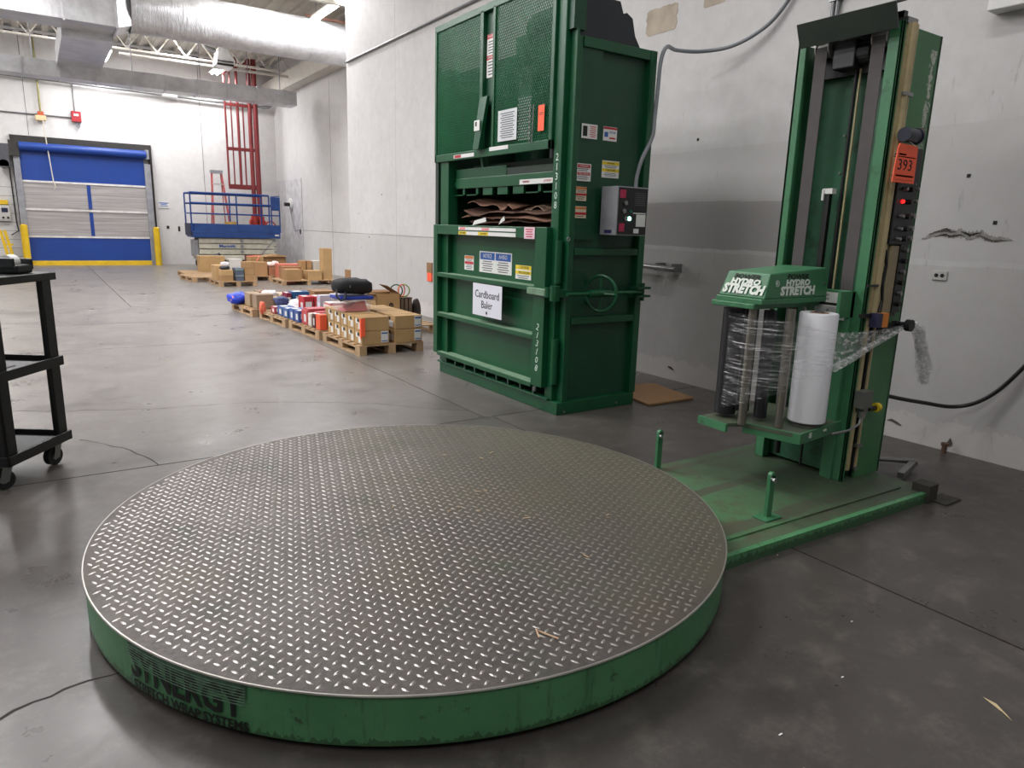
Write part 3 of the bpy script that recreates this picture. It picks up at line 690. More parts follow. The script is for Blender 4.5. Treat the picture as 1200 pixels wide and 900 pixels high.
# stretched web of film
def web(path, seed, amp=.006, nz=14):
    random.seed(seed); vs = []; fs = []; n = 0; cols = []
    for (a, b2) in zip(path, path[1:]):
        L = max(3, int((Vector(a[:2])-Vector(b2[:2])).length/.02))
        for k in range(L): cols.append([a[i]+(b2[i]-a[i])*k/L for i in range(4)])
    cols.append(list(path[-1]))
    for i, (x, y, z0, z1) in enumerate(cols):
        for j in range(nz+1):
            t = j/nz; q = noise.noise((i*.25, t*9, seed))*amp
            vs.append((x+q, y-abs(q), z0+(z1-z0)*t + noise.noise((i*.3, j*.9, 5.+seed))*.004))
    for i in range(len(cols)-1):
        for j in range(nz):
            p = i*(nz+1)+j; fs.append((p, p+1, p+nz+2, p+nz+1))
    return MB().add(vs, fs)
sf = thing('stretched_film', 'clear wrinkled stretch film pulled from the rollers across the white roll to a black knob', 'plastic film', (2.9, 1.8, .6))
obj('film_sheet', web([(2.655, 2.165, .375, .85), (2.608, 1.985, .44, .85), (2.712, 1.835, .52, .835), (2.83, 1.752, .59, .80), (2.90, 1.735, .62, .79)], 2), FILM, sf, smooth=True)
obj('film_sheet', web([(2.655, 2.165, .40, .83), (2.612, 1.988, .47, .83), (2.716, 1.838, .55, .82), (2.835, 1.748, .61, .78), (2.90, 1.73, .64, .78)], 5), FILM, sf, smooth=True)
obj('film_sheet', web([(2.90, 1.735, .62, .79), (3.05, 1.725, .685, .785), (3.2, 1.71, .74, .79), (3.32, 1.70, .775, .80), (3.40, 1.69, .80, .812)], 3, .012), FILMT, sf, smooth=True)
obj('film_rope', MB().tube([(2.9, 1.73, .63), (3.02, 1.71, .675), (3.15, 1.70, .725), (3.28, 1.69, .765), (3.40, 1.69, .80)], lambda t: .012*(1-t)+.007, 8), FILMT, sf, smooth=True)
tl = [(3.42, 1.68, .81), (3.46, 1.67, .79), (3.50, 1.66, .70), (3.54, 1.66, .60), (3.56, 1.65, .52)]
b = MB(); random.seed(4)
for s_ in range(4):
    b.add(*[(w_.v, w_.f) for w_ in [MB().tube([Vector(p) + Vector((random.uniform(-.02, .02), random.uniform(-.02, .02), random.uniform(-.01, .01))) for p in tl], lambda t: .008+.045*t*(1.25-t), 6)]][0])
obj('film_tail', b, FILMT, sf, smooth=True)
# hang tag
tg = thing('auction_tag', 'bright orange card tag numbered 393 hanging on the mast', 'tag', (3.180, 1.70, 1.5))
obj('card', MB().prism([(3.090, 1.44), (3.270, 1.44), (3.265, 1.585), (3.255, 1.60), (3.115, 1.60), (3.103, 1.585)], 1, 1.69, 1.694), ORG, tg)
lettering('393', .065, INK, (3.175, 1.69, 1.512), (1, 0, 0), (0, 0, 1), tg, .115)
for z, h_ in ((1.545, .004), (1.465, .007), (1.45, .002)): obj('print_block', B(3.110, 3.255, 1.7085, 1.69, z, z+h_), INK, tg)
obj('print_block', B(3.115, 3.175, 1.7085, 1.69, 1.553, 1.56), INK, tg)
obj('tag_string', MB().tube([(3.185, 1.66, 1.59), (3.185, 1.70, 1.62), (3.185, 1.70, 1.67)], .0012, 6), CHALK, tg)
# ================================================================== cables and things on the near wall
tag(obj('power_cable', MB().tube(catmull([(3.47, 1.9, .44), (3.75, 1.87, .37), (4.0, 1.83, .32), (4.16, 1.76, .295), (4.22, 1.67, .33), (4.25, 1.58, .42), (4.27, 1.48, .58), (4.28, 1.35, .8)]), .011, 10), BLK, smooth=True, origin=(4.0, 1.8, .3)), 'thick black power cable sagging from the mast to the right wall edge', 'cable')
tag(obj('flexible_conduit', MB().tube(catmull([(4.275, 3.12, 2.86), (4.27, 3.19, 2.716), (4.25, 3.33, 2.58), (4.2, 3.55, 2.49), (4.1, 3.75, 2.47), (3.85, 3.75, 2.44), (3.55, 3.55, 2.38), (3.44, 3.485, 2.27), (3.425, 3.48, 2.1), (3.415, 3.48, 1.93), (3.385, 3.46, 1.8), (3.30, 3.45, 1.66), (3.255, 3.44, 1.55), (3.24, 3.43, 1.47)]), .013, 12), mat('grey_flex_conduit', '7c8084', .5), smooth=True, origin=(3.6, 3.5, 2.3)), 'grey flexible conduit looping from the wall down to the baler control box', 'conduit')
for y in (2.866, 2.836):
    tag(obj('wall_conduit', MB().cyl((4.28, y, 2.2), (4.28, y, 4.6), .013, 10), mat('thin_steel_conduit', '77787a', .4, .4), smooth=True, origin=(4.28, y, 2.2)), 'pair of thin vertical steel conduits on the wall above the mast', 'conduit', 'twin conduits above the mast')
tag(obj('conduit_clip', B(4.26, 4.29, 2.81, 2.89, 2.63, 2.645), STEEL, origin=(4.28, 2.85, 2.63)), 'small steel clip across the twin conduits above the mast', 'clip')
tag(obj('wall_conduit', MB().cyl((4.28, 11.15, 3.63), (4.28, -1, 3.63), .016, 10), MC['thin_steel_conduit'], smooth=True, origin=(4.28, 7, 3.63)), 'long thin steel conduit running along the wall above the baler', 'conduit')
rb = thing('wall_rail', 'short round steel bar bracketed to the wall right of the baler', 'rail', (4.2, 4.1, .92))
obj('bar', MB().cyl((4.2, 4.7, .935), (4.2, 3.93, .91), .022, 14), STEEL, rb, smooth=True)
for y in (3.97, 4.15): obj('bracket', MB().box(4.2, 4.3, y-.012, y+.012, .89, .955), STEEL, rb)
ou = thing('wall_outlet', 'pale duplex outlet plate on the wall right of the mast', 'outlet', (4.295, 2.2, 1.01))
obj('cover_plate', B(4.29, 4.3, 1.955, 2.035, .975, 1.03), mat('pale_plastic', 'b9b7b2', .5), ou, bev=.004)
obj('socket', MB().cyl((4.288, 1.98, 1.003), (4.291, 1.98, 1.003), .011, 12).cyl((4.288, 2.012, 1.003), (4.291, 2.012, 1.003), .011, 12), BLKM, ou)
tag(obj('vent_box', B(4.2, 4.3, 1.72, 1.93, 2.36, 2.48), WHITE, bev=.005, origin=(4.25, 1.8, 2.36)), 'pale box at the top right of the near wall', 'box')
tag(obj('pipe_stub', MB().cyl((4.24, 1.795, 0), (4.24, 1.795, .06), .014, 12).cyl((4.24, 1.795, .045), (4.24, 1.795, .062), .02, 12), mat('rusty_pipe', '5b4336', .8), origin=(4.24, 1.795, 0)), 'rusty pipe stub rising from the floor at the wall foot', 'pipe')
tag(obj('cardboard_sheet', MB().prism([(3.50, 3.58), (3.48, 3.41), (3.93, 3.40), (4.02, 3.9), (3.56, 4.0)], 2, .004, .016), CARD3, origin=(3.7, 3.6, .004)), 'flat brown cardboard sheet on the floor behind the baler', 'cardboard')
# litter
tag(obj('wood_splinter', MB().tube([(.99, 1.30, .1605), (1.005, 1.335, .1605), (1.012, 1.31, .161), (1.03, 1.27, .1605)], .0025, 6), cardboard('pale_straw', 'c9a98a'), origin=(1, 1.3, .16)), 'bent pale splinter on the turntable deck', 'splinter')
tag(obj('dry_leaf', MB().add([(2.0, .65, .004), (1.995, .615, .007), (1.975, .585, .006), (1.958, .562, .004), (1.978, .592, .002), (1.99, .625, .003)], [(0, 1, 5), (1, 2, 4, 5), (2, 3, 4)]), mat('dry_leaf_tan', 'b3a27c', .8), origin=(1.98, .6, .003)), 'single dry tan leaf on the floor at the lower right', 'leaf')
random.seed(21); SCR = cardboard('straw_bit', 'b39b76')
for k in range(12):
    a_ = random.uniform(0, 6.28); r_ = random.uniform(.1, .9); x = TX+.25+r_*math.cos(a_)*.7; y = TY-.1+r_*math.sin(a_)*.8; t_ = random.uniform(0, 3); l_ = random.uniform(.008, .03)
    tag(obj('straw_bit', MB().bar((x, y, .1605), (x+l_*math.cos(t_), y+l_*math.sin(t_), .1615), .003, .002), SCR, origin=(x, y, .16)), 'tiny straw bit scattered on the turntable deck', 'litter', 'straw bits on the turntable')
for k, (x, y) in enumerate([(2.05, 1.05), (2.6, 1.49), (2.72, 1.49), (1.35, .75), (1.75, .9), (1.4, .85), (2.25, 1.47), (.7, 4.1), (1.02, 6.3)]):
    tag(obj('paper_scrap', MB().box(x, x+.007+.003*(k % 3), y, y+.004, .001, .002), WHITE, origin=(x, y, 0)), 'tiny pale paper scrap lying on the concrete floor', 'litter', 'paper scraps on the floor')
# ================================================================== BALER
bl = thing('cardboard_baler', 'tall dark green upright cardboard baler with wire mesh guard, against the right wall', 'baler', (3.1, 4.3, 0))
Q = lambda n_, b_, m_, **k: obj(n_, b_, m_, bl, **k)
Q('base', MB().box(2.740, 3.425, 3.513, 5.128, 0, .085).box(2.72, 2.76, 3.6, 5.15, .085, .1), BAL, bev=.004)
Q('side_plate', MB().box(2.83, 3.40, 3.56, 3.575, .03, 2.33), BAL2, label='recessed right side plate')
Q('side_frame', MB().box(2.744, 2.80, 3.582, 3.662, .085, 2.72).box(2.782, 2.80, 3.517, 3.58, .085, 2.36).box(2.801, 2.835, 3.527, 3.575, .085, 2.33), BAL, bev=.005, label='front right corner column')
Q('side_frame', MB().box(3.385, 3.44, 3.517, 3.60, .085, 2.33), BAL, bev=.004, label='rear right corner column')
for (z0, z1) in ((1.04, 1.085), (.595, .64), (2.27, 2.329)): Q('side_rib', B(2.836, 3.384, 3.520, 3.559, z0, z1), BAL, bev=.004)
Q('side_web', B(2.836, 3.0, 3.535, 3.559, 1.14, 2.27), BAL2)
Q('side_plate', B(2.80, 3.43, 5.09, 5.12, 0, 2.33), BAL2, label='left side plate')
Q('side_frame', B(2.744, 2.83, 5.02, 5.15, 0, 2.36), BAL, bev=.004, label='front left corner column')
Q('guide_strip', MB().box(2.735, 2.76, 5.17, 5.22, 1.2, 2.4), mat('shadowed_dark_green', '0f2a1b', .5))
Q('back_plate', B(3.41, 3.43, 3.56, 5.12, .05, 1.9), BAL2)
Q('head_beam', MB().box(2.80, 3.43, 3.57, 5.12, 2.24, 2.33).box(3.0, 3.3, 4.1, 4.5, 2.33, 2.52), BAL, bev=.005)
Q('cylinder', MB().cyl((3.12, 4.3, 1.66), (3.12, 4.3, 2.6), .09, 24).cyl((3.12, 4.3, 1.5), (3.12, 4.3, 1.66), .05, 20), BAL2, smooth=True)
Q('ram_rod', MB().cyl((2.95, 3.95, 1.56), (2.95, 3.95, 2.3), .018, 12), mat('grey_rod', '8d8a96', .3, .5), smooth=True)
Q('brace', MB().bar((2.85, 4.62, 1.56), (2.85, 4.75, 1.95), .05, .03), BAL)
DKC = mat('charcoal_motor_housing', '22262a', .5)
pu = Q('power_unit_cover', MB().prism([(2.86, 2.33), (3.40, 2.33), (3.33, 2.42), (3.30, 2.52), (3.25, 2.545), (3.22, 2.535), (3.19, 2.60), (2.86, 2.60)], 1, 3.62, 3.68), DKC, label='dark plate of the hydraulic power unit')
obj('motor', MB().cyl((3.0, 3.75, 2.5), (3.0, 4.2, 2.5), .12, 24), DKC, pu, smooth=True)
Q('corner_gusset', B(2.76, 2.85, 3.53, 3.60, 2.36, 2.62), BAL2)
# chamber floor and ram platen
Q('platen', MB().box(2.80, 3.38, 3.62, 5.06, 1.5, 1.54).box(2.79, 2.81, 3.64, 4.98, 1.485, 1.56).box(2.80, 2.82, 4.28, 5.0, 1.52, 1.63), BAL, bev=.003)
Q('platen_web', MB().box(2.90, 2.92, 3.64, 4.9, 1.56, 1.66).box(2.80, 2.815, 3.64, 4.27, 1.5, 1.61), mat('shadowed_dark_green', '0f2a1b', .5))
k = 0; y = 3.66
while y < 4.95:
    Q('platen_tooth', B(2.80, 2.82, y, y+(.13 if 3.98 < y < 4.6 else .03), 1.432, 1.49), BAL)
    if not (3.98 < y < 4.6): Q('platen_tooth', MB().box(2.80, 2.82, y, y+.17, 1.432, 1.44), BAL)
    y += .2
decal('warning_strip', bl, (2.787, 3.89, 1.505), (0, -1, 0), (0, 0, 1), .4, .032, WHITE, [('WARNING', .02, -.12, 0, RED, .08), ('DANGER', .02, .12, 0, RED, .08)])
# door
XD = 2.70
dq = Q('door_panel', B(2.786, 2.80, 3.66, 5.17, .17, 1.19), BAL, label='green lower chamber door')
Q('door_frame', MB().box(XD, 2.80, 3.64, 3.765, .165, 1.21), BAL, bev=.004, label='right door post')
Q('door_frame', MB().box(XD, 2.80, 5.12, 5.186, .165, 1.21), BAL, bev=.004, label='left door post')
Q('door_frame', MB().box(XD, 2.80, 3.766, 5.119, 1.135, 1.209), BAL, bev=.004, label='top door rail')
for z in (.828, .505, .178):
    o = Q('door_rail', B(XD, 2.786, 3.766, 5.119, z-.03, z), BAL, bev=.002)
    obj('dust_layer', B(XD+.002, 2.785, 3.767, 5.118, z, z+.002), BDUST, o, label='dusty pale top of the rail')
for k in range(9): Q('floor_slot_lug', B(2.72, 2.80, 3.75+k*.155, 3.77+k*.155, .10, .15), BAL2)
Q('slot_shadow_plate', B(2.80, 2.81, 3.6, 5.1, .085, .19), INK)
Q('hinge', MB().cyl((2.752, 3.575, .86), (2.752, 3.575, 1.13), .024, 16), BAL, smooth=True); Q('hinge', MB().cyl((2.752, 3.575, .20), (2.752, 3.575, .50), .024, 16), BAL, smooth=True)
Q('door_bolt', MB().cyl((2.69, 3.7, .135), (2.69, 3.7, .165), .012, 8), STEEL)
# wheel clamp
Q('clamp_strap', MB().bar((2.685, 3.80, .80), (2.685, 3.60, .80), .03, .045), BDUST, bev=.004)
Q('clamp_head', MB().cyl((2.70, 3.53, .755), (2.70, 3.53, .85), .032, 16).box(2.68, 2.80, 3.50, 3.56, .78, .825).cyl((2.69, 3.58, .775), (2.69, 3.58, .835), .028, 12), BAL, smooth=True)
Q('clamp_rod', MB().cyl((2.74, 3.46, .80), (3.38, 3.46, .80), .012, 12).cyl((2.92, 3.46, .80), (3.10, 3.46, .80), .024, 16), BAL, smooth=True)
hw = Q('hand_wheel', MB().ring((3.02, 3.46, .80), (1, 0.35, 0), .115, .011, 32, 8), BAL, smooth=True)
for k in range(4):
    a_ = k*PI/2; dv = Vector((-.33*math.cos(a_), .94*math.cos(a_), math.sin(a_)))*.115
    obj('spoke', MB().cyl((3.02, 3.46, .80), Vector((3.02, 3.46, .80))+dv, .008, 8), BAL, hw)
Q('clamp_yoke', MB().box(3.33, 3.45, 3.44, 3.52, .82, .835).box(3.33, 3.45, 3.44, 3.52, .765, .78).cyl((3.40, 3.47, .74), (3.40, 3.47, .86), .015, 10), BAL2)
Q('lifting_eye', MB().ring((2.775, 3.512, 1.14), (0, 1, 0), .012, .004, 14, 6), STEEL)
Q('edge_bolt', MB().cyl((2.80, 3.515, .02), (2.80, 3.505, .02), .008, 8).cyl((3.26, 3.515, .03), (3.26, 3.505, .03), .008, 8), STEEL)
# mesh guard
XG = 2.725
Q('guard_frame', MB().box(XG, XG+.03, 3.665, 3.70, 1.69, 2.70).box(XG, XG+.03, 5.19, 5.22, 1.69, 2.66).box(XG, XG+.03, 3.665, 5.22, 1.69, 1.745).box(XG, XG+.03, 3.665, 5.22, 2.645, 2.69).box(XG, XG+.03, 4.50, 4.54, 1.74, 2.66).box(XG, XG+.03, 4.345, 4.375, 1.74, 2.66), BAL, bev=.003)
Q('latch_channel', MB().box(XG+.03, XG+.045, 4.37, 4.51, 1.74, 2.66), BAL2)
Q('latch_plate', MB().add([(XG-.02, 4.40, 2.09), (XG-.02, 4.50, 2.09), (XG-.045, 4.47, 1.74), (XG-.045, 4.55, 1.74), (XG, 4.40, 2.09), (XG, 4.50, 2.09), (XG-.01, 4.47, 1.74), (XG-.01, 4.55, 1.74)],
    [(0, 1, 3, 2), (4, 6, 7, 5), (0, 2, 6, 4), (1, 5, 7, 3), (0, 4, 5, 1), (2, 3, 7, 6)]), BAL)
def mesh_screen(y0, y1, z0, z1):
    b = MB(); s_ = .021; k = 0; x = XG+.012; t = .0029
    H = z1-z0; Wd = y1-y0
    for sg in (1, -1):
        c = -H*1.0
        while c < Wd+H:
            # line y = c + sg*(z)*.62 clipped to the box
            m_ = .62; pts = []
            ya, yb = (c, c+m_*H) if sg > 0 else (c+m_*H, c)
            za, zb = 0, H
            dy = yb-ya
            t0, t1 = 0, 1
            for lim in (0, Wd):
                if dy != 0:
                    tt_ = (lim-ya)/dy
                    if (lim == 0) == (dy > 0): t0 = max(t0, tt_)
                    else: t1 = min(t1, tt_)
            if t1 > t0:
                A_ = (x, y0+ya+dy*t0, z0+H*t0); B_ = (x, y0+ya+dy*t1, z0+H*t1)
                b.bar(A_, B_, t, t*2.3, up=(1, 0, 0))
            c += s_
    return b
for (a_, c_) in ((4.54, 5.19), (3.70, 4.345)): Q('mesh_screen', mesh_screen(a_, c_, 1.745, 2.645), mat('baler_mesh_green', '1b6b44', .35), kind='stuff')
# labels
u3 = (0, 0, 1); rf = (0, -1, 0); rs = (1, 0, 0)
XP = 2.7445
TXT = mat('grey_print', '55565a', .7); BLP = mat('blue_print', '2558a8', .5); YP = mat('yellow_print', 'd8bf2c', .5); RP = mat('red_print', 'b3262c', .5); ORP = mat('orange_print', 'c9763a', .5)
def lines(w_, z0, z1, n, m_=None):
    return [(0, z0+(z1-z0)*(k+.5)/n, w_*(.85 if k % 2 else .7), (z1-z0)/n*.42, m_ or TXT) for k in range(n)]
decal('notice_sign', bl, (2.785, 4.374, 0.946), rf, u3, .44, .155, WHITE, [('NOTICE', .042, -.107, .043, WHITE, .12), ('AVISO', .042, .107, .043, WHITE, .11)],
    [(-.107, .043, .2, .052, BLP), (.107, .043, .2, .052, BLP)] + [(-.107+d_[0], d_[1], d_[2], d_[3], d_[4]) for d_ in lines(.18, -.07, .012, 5)] + [(.107+d_[0], d_[1], d_[2], d_[3], d_[4]) for d_ in lines(.18, -.07, .012, 5)])
decal('baler_sign', bl, (XD-.001, 4.34, .675), rf, u3, .40, .235, mat('laminated_paper', 'dcdde6', .4, var=.02), [('Cardboard', .078, 0, .04, INK, .33), ('Baler', .078, 0, -.035, INK, .15), ('♦', .03, 0, -.092, INK, None)], [])
decal('warning_label', bl, (2.785, 4.750, 0.926), rf, u3, .14, .11, WHITE, [], [(0, .042, .13, .02, ORP), (0, 0, .13, .02, RP)] + lines(.12, -.05, -.012, 3) + lines(.12, .012, .032, 2))
decal('caution_label', bl, (2.785, 4.009, 0.901), rf, u3, .19, .095, WHITE, [('CAUTION', .026, .01, .033, INK, .11), ('PRECAUCION', .022, .01, -.002, INK, .13)], [(0, .033, .19, .028, YP), (0, -.002, .19, .024, YP)] + lines(.17, -.045, -.018, 2))
decal('warning_strip', bl, (XD-.001, 4.38, 1.185), rf, u3, .78, .022, WHITE, [], [(-.33, 0, .08, .018, mat('pink_print', 'dd8888', .6)), (0, 0, .1, .018, MC['pink_print'])])
decal('warning_strip', bl, (XD-.001, 4.38, 1.152), rf, u3, .78, .026, WHITE, [('CAUTION', .02, -.33, 0, INK, .08), ('CAUTION', .02, -.03, 0, INK, .08)], [(-.33, 0, .12, .024, YP), (-.03, 0, .14, .024, YP)])
decal('pink_label', bl, (XD-.001, 3.83, 1.17), rf, u3, .12, .075, mat('pale_pink_paper', 'dcbcc8', .6), [], lines(.1, -.03, .03, 4, RP))
decal('warning_strip', bl, (XG-.001, 4.75, 1.715), rf, u3, .3, .026, WHITE, [], [(-.09, 0, .1, .02, RP)]); decal('warning_strip', bl, (XG-.001, 4.27, 1.735), rf, u3, .24, .026, WHITE)
decal('danger_label', bl, (XG+.028, 4.44, 2.36), rf, u3, .1, .28, WHITE, [('DANGER', .02, 0, .125, WHITE, .08), ('DANGER', .02, 0, -.01, WHITE, .08)], [(0, .125, .1, .028, RP), (0, -.01, .1, .028, RP)] + lines(.08, .01, .1, 5) + lines(.08, -.13, -.03, 5))
decal('small_label', bl, (XG-.043, 4.495, 1.90), rf, u3, .075, .07, WHITE, [], [(-.01, .01, .02, .03, INK)])
decal('instruction_sheet', bl, (XG-.002, 4.165, 1.875), rf, u3, .23, .20, mat('printed_sheet_paper', 'c9cdcf', .5, var=.02), [], lines(.2, -.085, .085, 12))
decal('orange_tag', bl, (XG-.003, 3.775, 1.88), rf, u3, .065, .155, ORG, [], [(0, .03, .045, .004, INK), (0, .02, .045, .003, INK)])
Q('chain', MB().tube([(XG-.004, 3.86, 1.97), (XG-.006, 3.862, 1.85), (XG-.004, 3.87, 1.74)], .004, 6).tube([(XG-.004, 3.90, 1.97), (XG-.006, 3.902, 1.85), (XG-.004, 3.90, 1.74)], .003, 6), STEEL)
YS = 3.5165
decal('warning_label', bl, (2.915, 3.529, 1.795), rs, u3, .125, .085, WHITE, [], [(-.035, 0, .035, .06, INK)] + [(.028+a, b_, c_*.5, d_, e_) for a, b_, c_, d_, e_ in lines(.12, -.035, .035, 6, RP)])
decal('warning_label', bl, (3.11, 3.559, 1.80), rs, u3, .115, .085, WHITE, [('STOP', .02, .02, .008, BLP, .05)], [(0, .034, .115, .013, RP), (-.032, -.005, .03, .03, BLP)] + [(.02, -.025, .05, .01, RP)])
decal('danger_label', bl, (2.875, 3.529, 1.55), rs, u3, .135, .105, WHITE, [('DANGER', .016, .01, .037, WHITE, .07), ('PELIGRO', .016, .01, -.008, WHITE, .08)], [(.01, .037, .1, .02, RP), (.01, -.008, .1, .018, RP)] + lines(.11, .006, .026, 2) + lines(.11, -.045, -.02, 3))
decal('caution_label', bl, (3.13, 3.559, 1.585), rs, u3, .145, .105, WHITE, [('CAUTION', .016, 0, .037, INK, .06), ('CAUTION', .016, 0, -.006, INK, .08)], [(0, .037, .145, .02, YP), (0, -.006, .145, .02, YP)] + lines(.13, .006, .026, 2) + lines(.13, -.045, -.02, 3))
decal('warning_label', bl, (2.87, 3.529, 1.42), rs, u3, .09, .085, mat('cream_label', 'cdbfa6', .6), [], [(0, .034, .09, .013, ORP), (0, -.004, .09, .013, RP)] + lines(.075, .006, .026, 2) + lines(.075, -.036, -.014, 2))
decal('warning_label', bl, (2.87, 3.529, 1.308), rs, u3, .1, .072, MC['cream_label'], [], [(0, .025, .1, .013, ORP), (0, -.008, .1, .016, RP)] + lines(.085, -.03, -.02, 1))
for k, ch in enumerate('213108'):
    z = 1.635-.058*k
    lettering(ch, .062, CHALK, (2.7425, 3.618, z), rf, u3, bl)
    me_r = Vector((0, -.9, -.3)); lettering(ch, .062, CHALK, (XD-.001, 3.70, .565-.055*k), me_r, (0, -.3, .9), bl)
# control box
cb = thing('control_box', 'grey steel control box with black button panel on the right side of the baler', 'control box', (3.15, 3.45, 1.3))
obj('housing', B(3.028, 3.287, 3.362, 3.515, 1.172, 1.472), GREY, cb, bev=.004)
pn = decal('button_panel', cb, (3.16, 3.3615, 1.322), rs, u3, .245, .285, BLKM, [], [(-.088, .105, .05, .05, mat('magenta_print', 'b0274f', .5)), (-.085, -.10, .045, .05, MC['magenta_print']), (.075, -.055, .08, .075, WHITE), (.04, -.12, .045, .028, WHITE), (.06, -.01, .11, .006, WHITE)] + [(.06, .04+.012*k, .09, .004, TXT) for k in range(7)])
for (dx, dz, m_, r_) in ((-.065, .05, STEEL, .014), (-.075, .0, STEEL, .014), (-.02, .0, mat('green_button', '1f6f55', .4), .008), (-.058, -.045, STEEL, .014)):
    obj('button', MB().cyl((3.16+dx, 3.36, 1.322+dz), (3.16+dx, 3.35, 1.322+dz), r_, 16), m_, cb, smooth=True)
obj('indicator_lamp', MB().cyl((3.133, 3.36, 1.277), (3.133, 3.352, 1.277), .013, 16), mat('lit_green_lamp', '9effd8', .3, emit=3, var=0), cb, smooth=True)
obj('side_label', B(3.0265, 3.028, 3.40, 3.47, 1.185, 1.205), mat('navy_label', '1f2350', .5), cb)
obj('latch', MB().cyl((3.289, 3.40, 1.40), (3.30, 3.40, 1.40), .012, 10).cyl((3.289, 3.40, 1.23), (3.30, 3.40, 1.23), .012, 10), STEEL, cb)
# flattened cartons in the chamber
random.seed(31)
def crumple(cx, cy_, cz, w_, d_, tilt, seed, amp=.02, nx=8, ny=16):
    top = []; 
    for i in range(nx+1):
        for j in range(ny+1):
            u_ = i/nx; v_ = j/ny; ex_ = noise.noise((v_*4, seed, 2))*.05
            x = cx + u_*w_ + (ex_ if i == 0 else 0); y = cy_ + v_*d_
            z = cz + noise.noise((u_*2+seed, v_*3.2, seed*.7))*amp*1.3 + tilt*(v_-.5) - .05*max(0, .25-u_)*noise.noise((v_*5, seed, 9))*3
            z -= max(0, .3-u_)*.17*(.6+.8*abs(noise.noise((v_*3, seed, 4))))
            top.append((x, y, z))
    n = len(top); vs = top + [(a, b_, c_-.006) for a, b_, c_ in top]; fs = []
    for i in range(nx):
        for j in range(ny):
            p = i*(ny+1)+j; q = p+ny+1
            fs += [(p, p+1, q+1, q), (n+p, n+q, n+q+1, n+p+1)]
    for j in range(ny):
        fs.append((j, n+j, n+j+1, j+1)); p = nx*(ny+1)+j; fs.append((p, p+1, n+p+1, n+p))
    for i in range(nx):
        p = i*(ny+1); fs.append((p, p+ny+1, n+p+ny+1, n+p)); p += ny; fs.append((p, n+p, n+p+ny+1, p+ny+1))
    return MB().add(vs, fs)
CBR = [cardboard('crushed_carton_brown', '7a5846'), cardboard('crushed_carton_pale', 'a08570'), cardboard('crushed_carton_dark', '5d4236')]
lb = ['topmost flattened carton, curled up at its left end, in the baler opening', 'flattened carton second from the top in the baler', 'crushed carton in the middle of the pile in the baler', 'crushed dark carton low in the pile in the baler', 'lowest crushed carton just above the baler door', 'pale folded carton flap at the right of the pile in the baler', 'large crushed carton under the folded flap in the baler']
for k, (cy_, cz, d_, m_, tl_, am) in enumerate([(4.2, 1.395, .68, 0, .05, .012), (3.72, 1.355, 1.22, 2, .0, .02), (3.7, 1.32, 1.28, 0, .02, .022), (3.7, 1.28, 1.2, 2, -.01, .02), (3.68, 1.235, 1.25, 0, .0, .018), (3.68, 1.375, .5, 1, .0, .01), (3.7, 1.30, 1.05, 0, -.03, .03)]):
    tag(obj('flattened_carton', crumple(2.83+.012*k, cy_, cz, .5, d_, tl_, k*1.7+.3, am), CBR[m_], smooth=False, origin=(3.0, cy_, cz)), lb[k], 'cardboard', 'cartons in the baler')
tag(obj('bale_filling', B(2.80, 3.38, 3.62, 5.05, .2, 1.2), CBR[2], origin=(3.1, 4.3, .2)), 'packed cardboard filling the baler chamber behind the door', 'cardboard')
for (y, z, l_) in ((4.72, 1.225, 'printed white and red carton scrap sticking out above the baler door'), (4.35, 1.235, 'small pale carton scrap above the middle of the baler door')):
    tag(obj('carton_scrap', MB().prism([(y, z-.015), (y-.2 if y > 4.5 else y-.08, z+.015), (y-.19 if y > 4.5 else y-.07, z+.045), (y-.03, z+.02)], 0, 2.79, 2.793), WHITE, origin=(2.79, y, z)), l_, 'cardboard')
# ================================================================== CART
ca = thing('utility_cart', 'black plastic utility cart with three shelves on casters, cut off at the left', 'cart', (-.3, 4.0, 0))
Ac = Vector((.025, 3.97)); e1 = Vector((-.195, -.29)).normalized(); e2 = Vector((-.83, .557)).normalized()
cm = Matrix(((e2.x, e1.x, 0, Ac.x), (e2.y, e1.y, 0, Ac.y), (0, 0, 1, 0), (0, 0, 0, 1)))
W1, L1 = .395, .62
def cbox(x0, x1, y0, y1, z0, z1): return MB().box(x0, x1, y0, y1, z0, z1, cm)
for z, h_ in ((.125, .04), (.50, .04), (.90, .034)):
    s_ = obj('shelf', MB().box(-.02, L1+.02, -.02, W1+.02, z, z+.008, cm).box(-.025, L1+.025, -.025, -.012, z-.01, z+h_-.005, cm).box(-.025, L1+.025, W1+.012, W1+.025, z-.01, z+h_-.005, cm).box(-.025, -.012, -.025, W1+.025, z-.01, z+h_-.005, cm).box(L1+.012, L1+.025, -.025, W1+.025, z-.01, z+h_-.005, cm) if z < .8 else
        MB().box(-.03, L1+.03, -.03, W1+.03, z, z+h_, cm), BLK, ca, bev=.003)
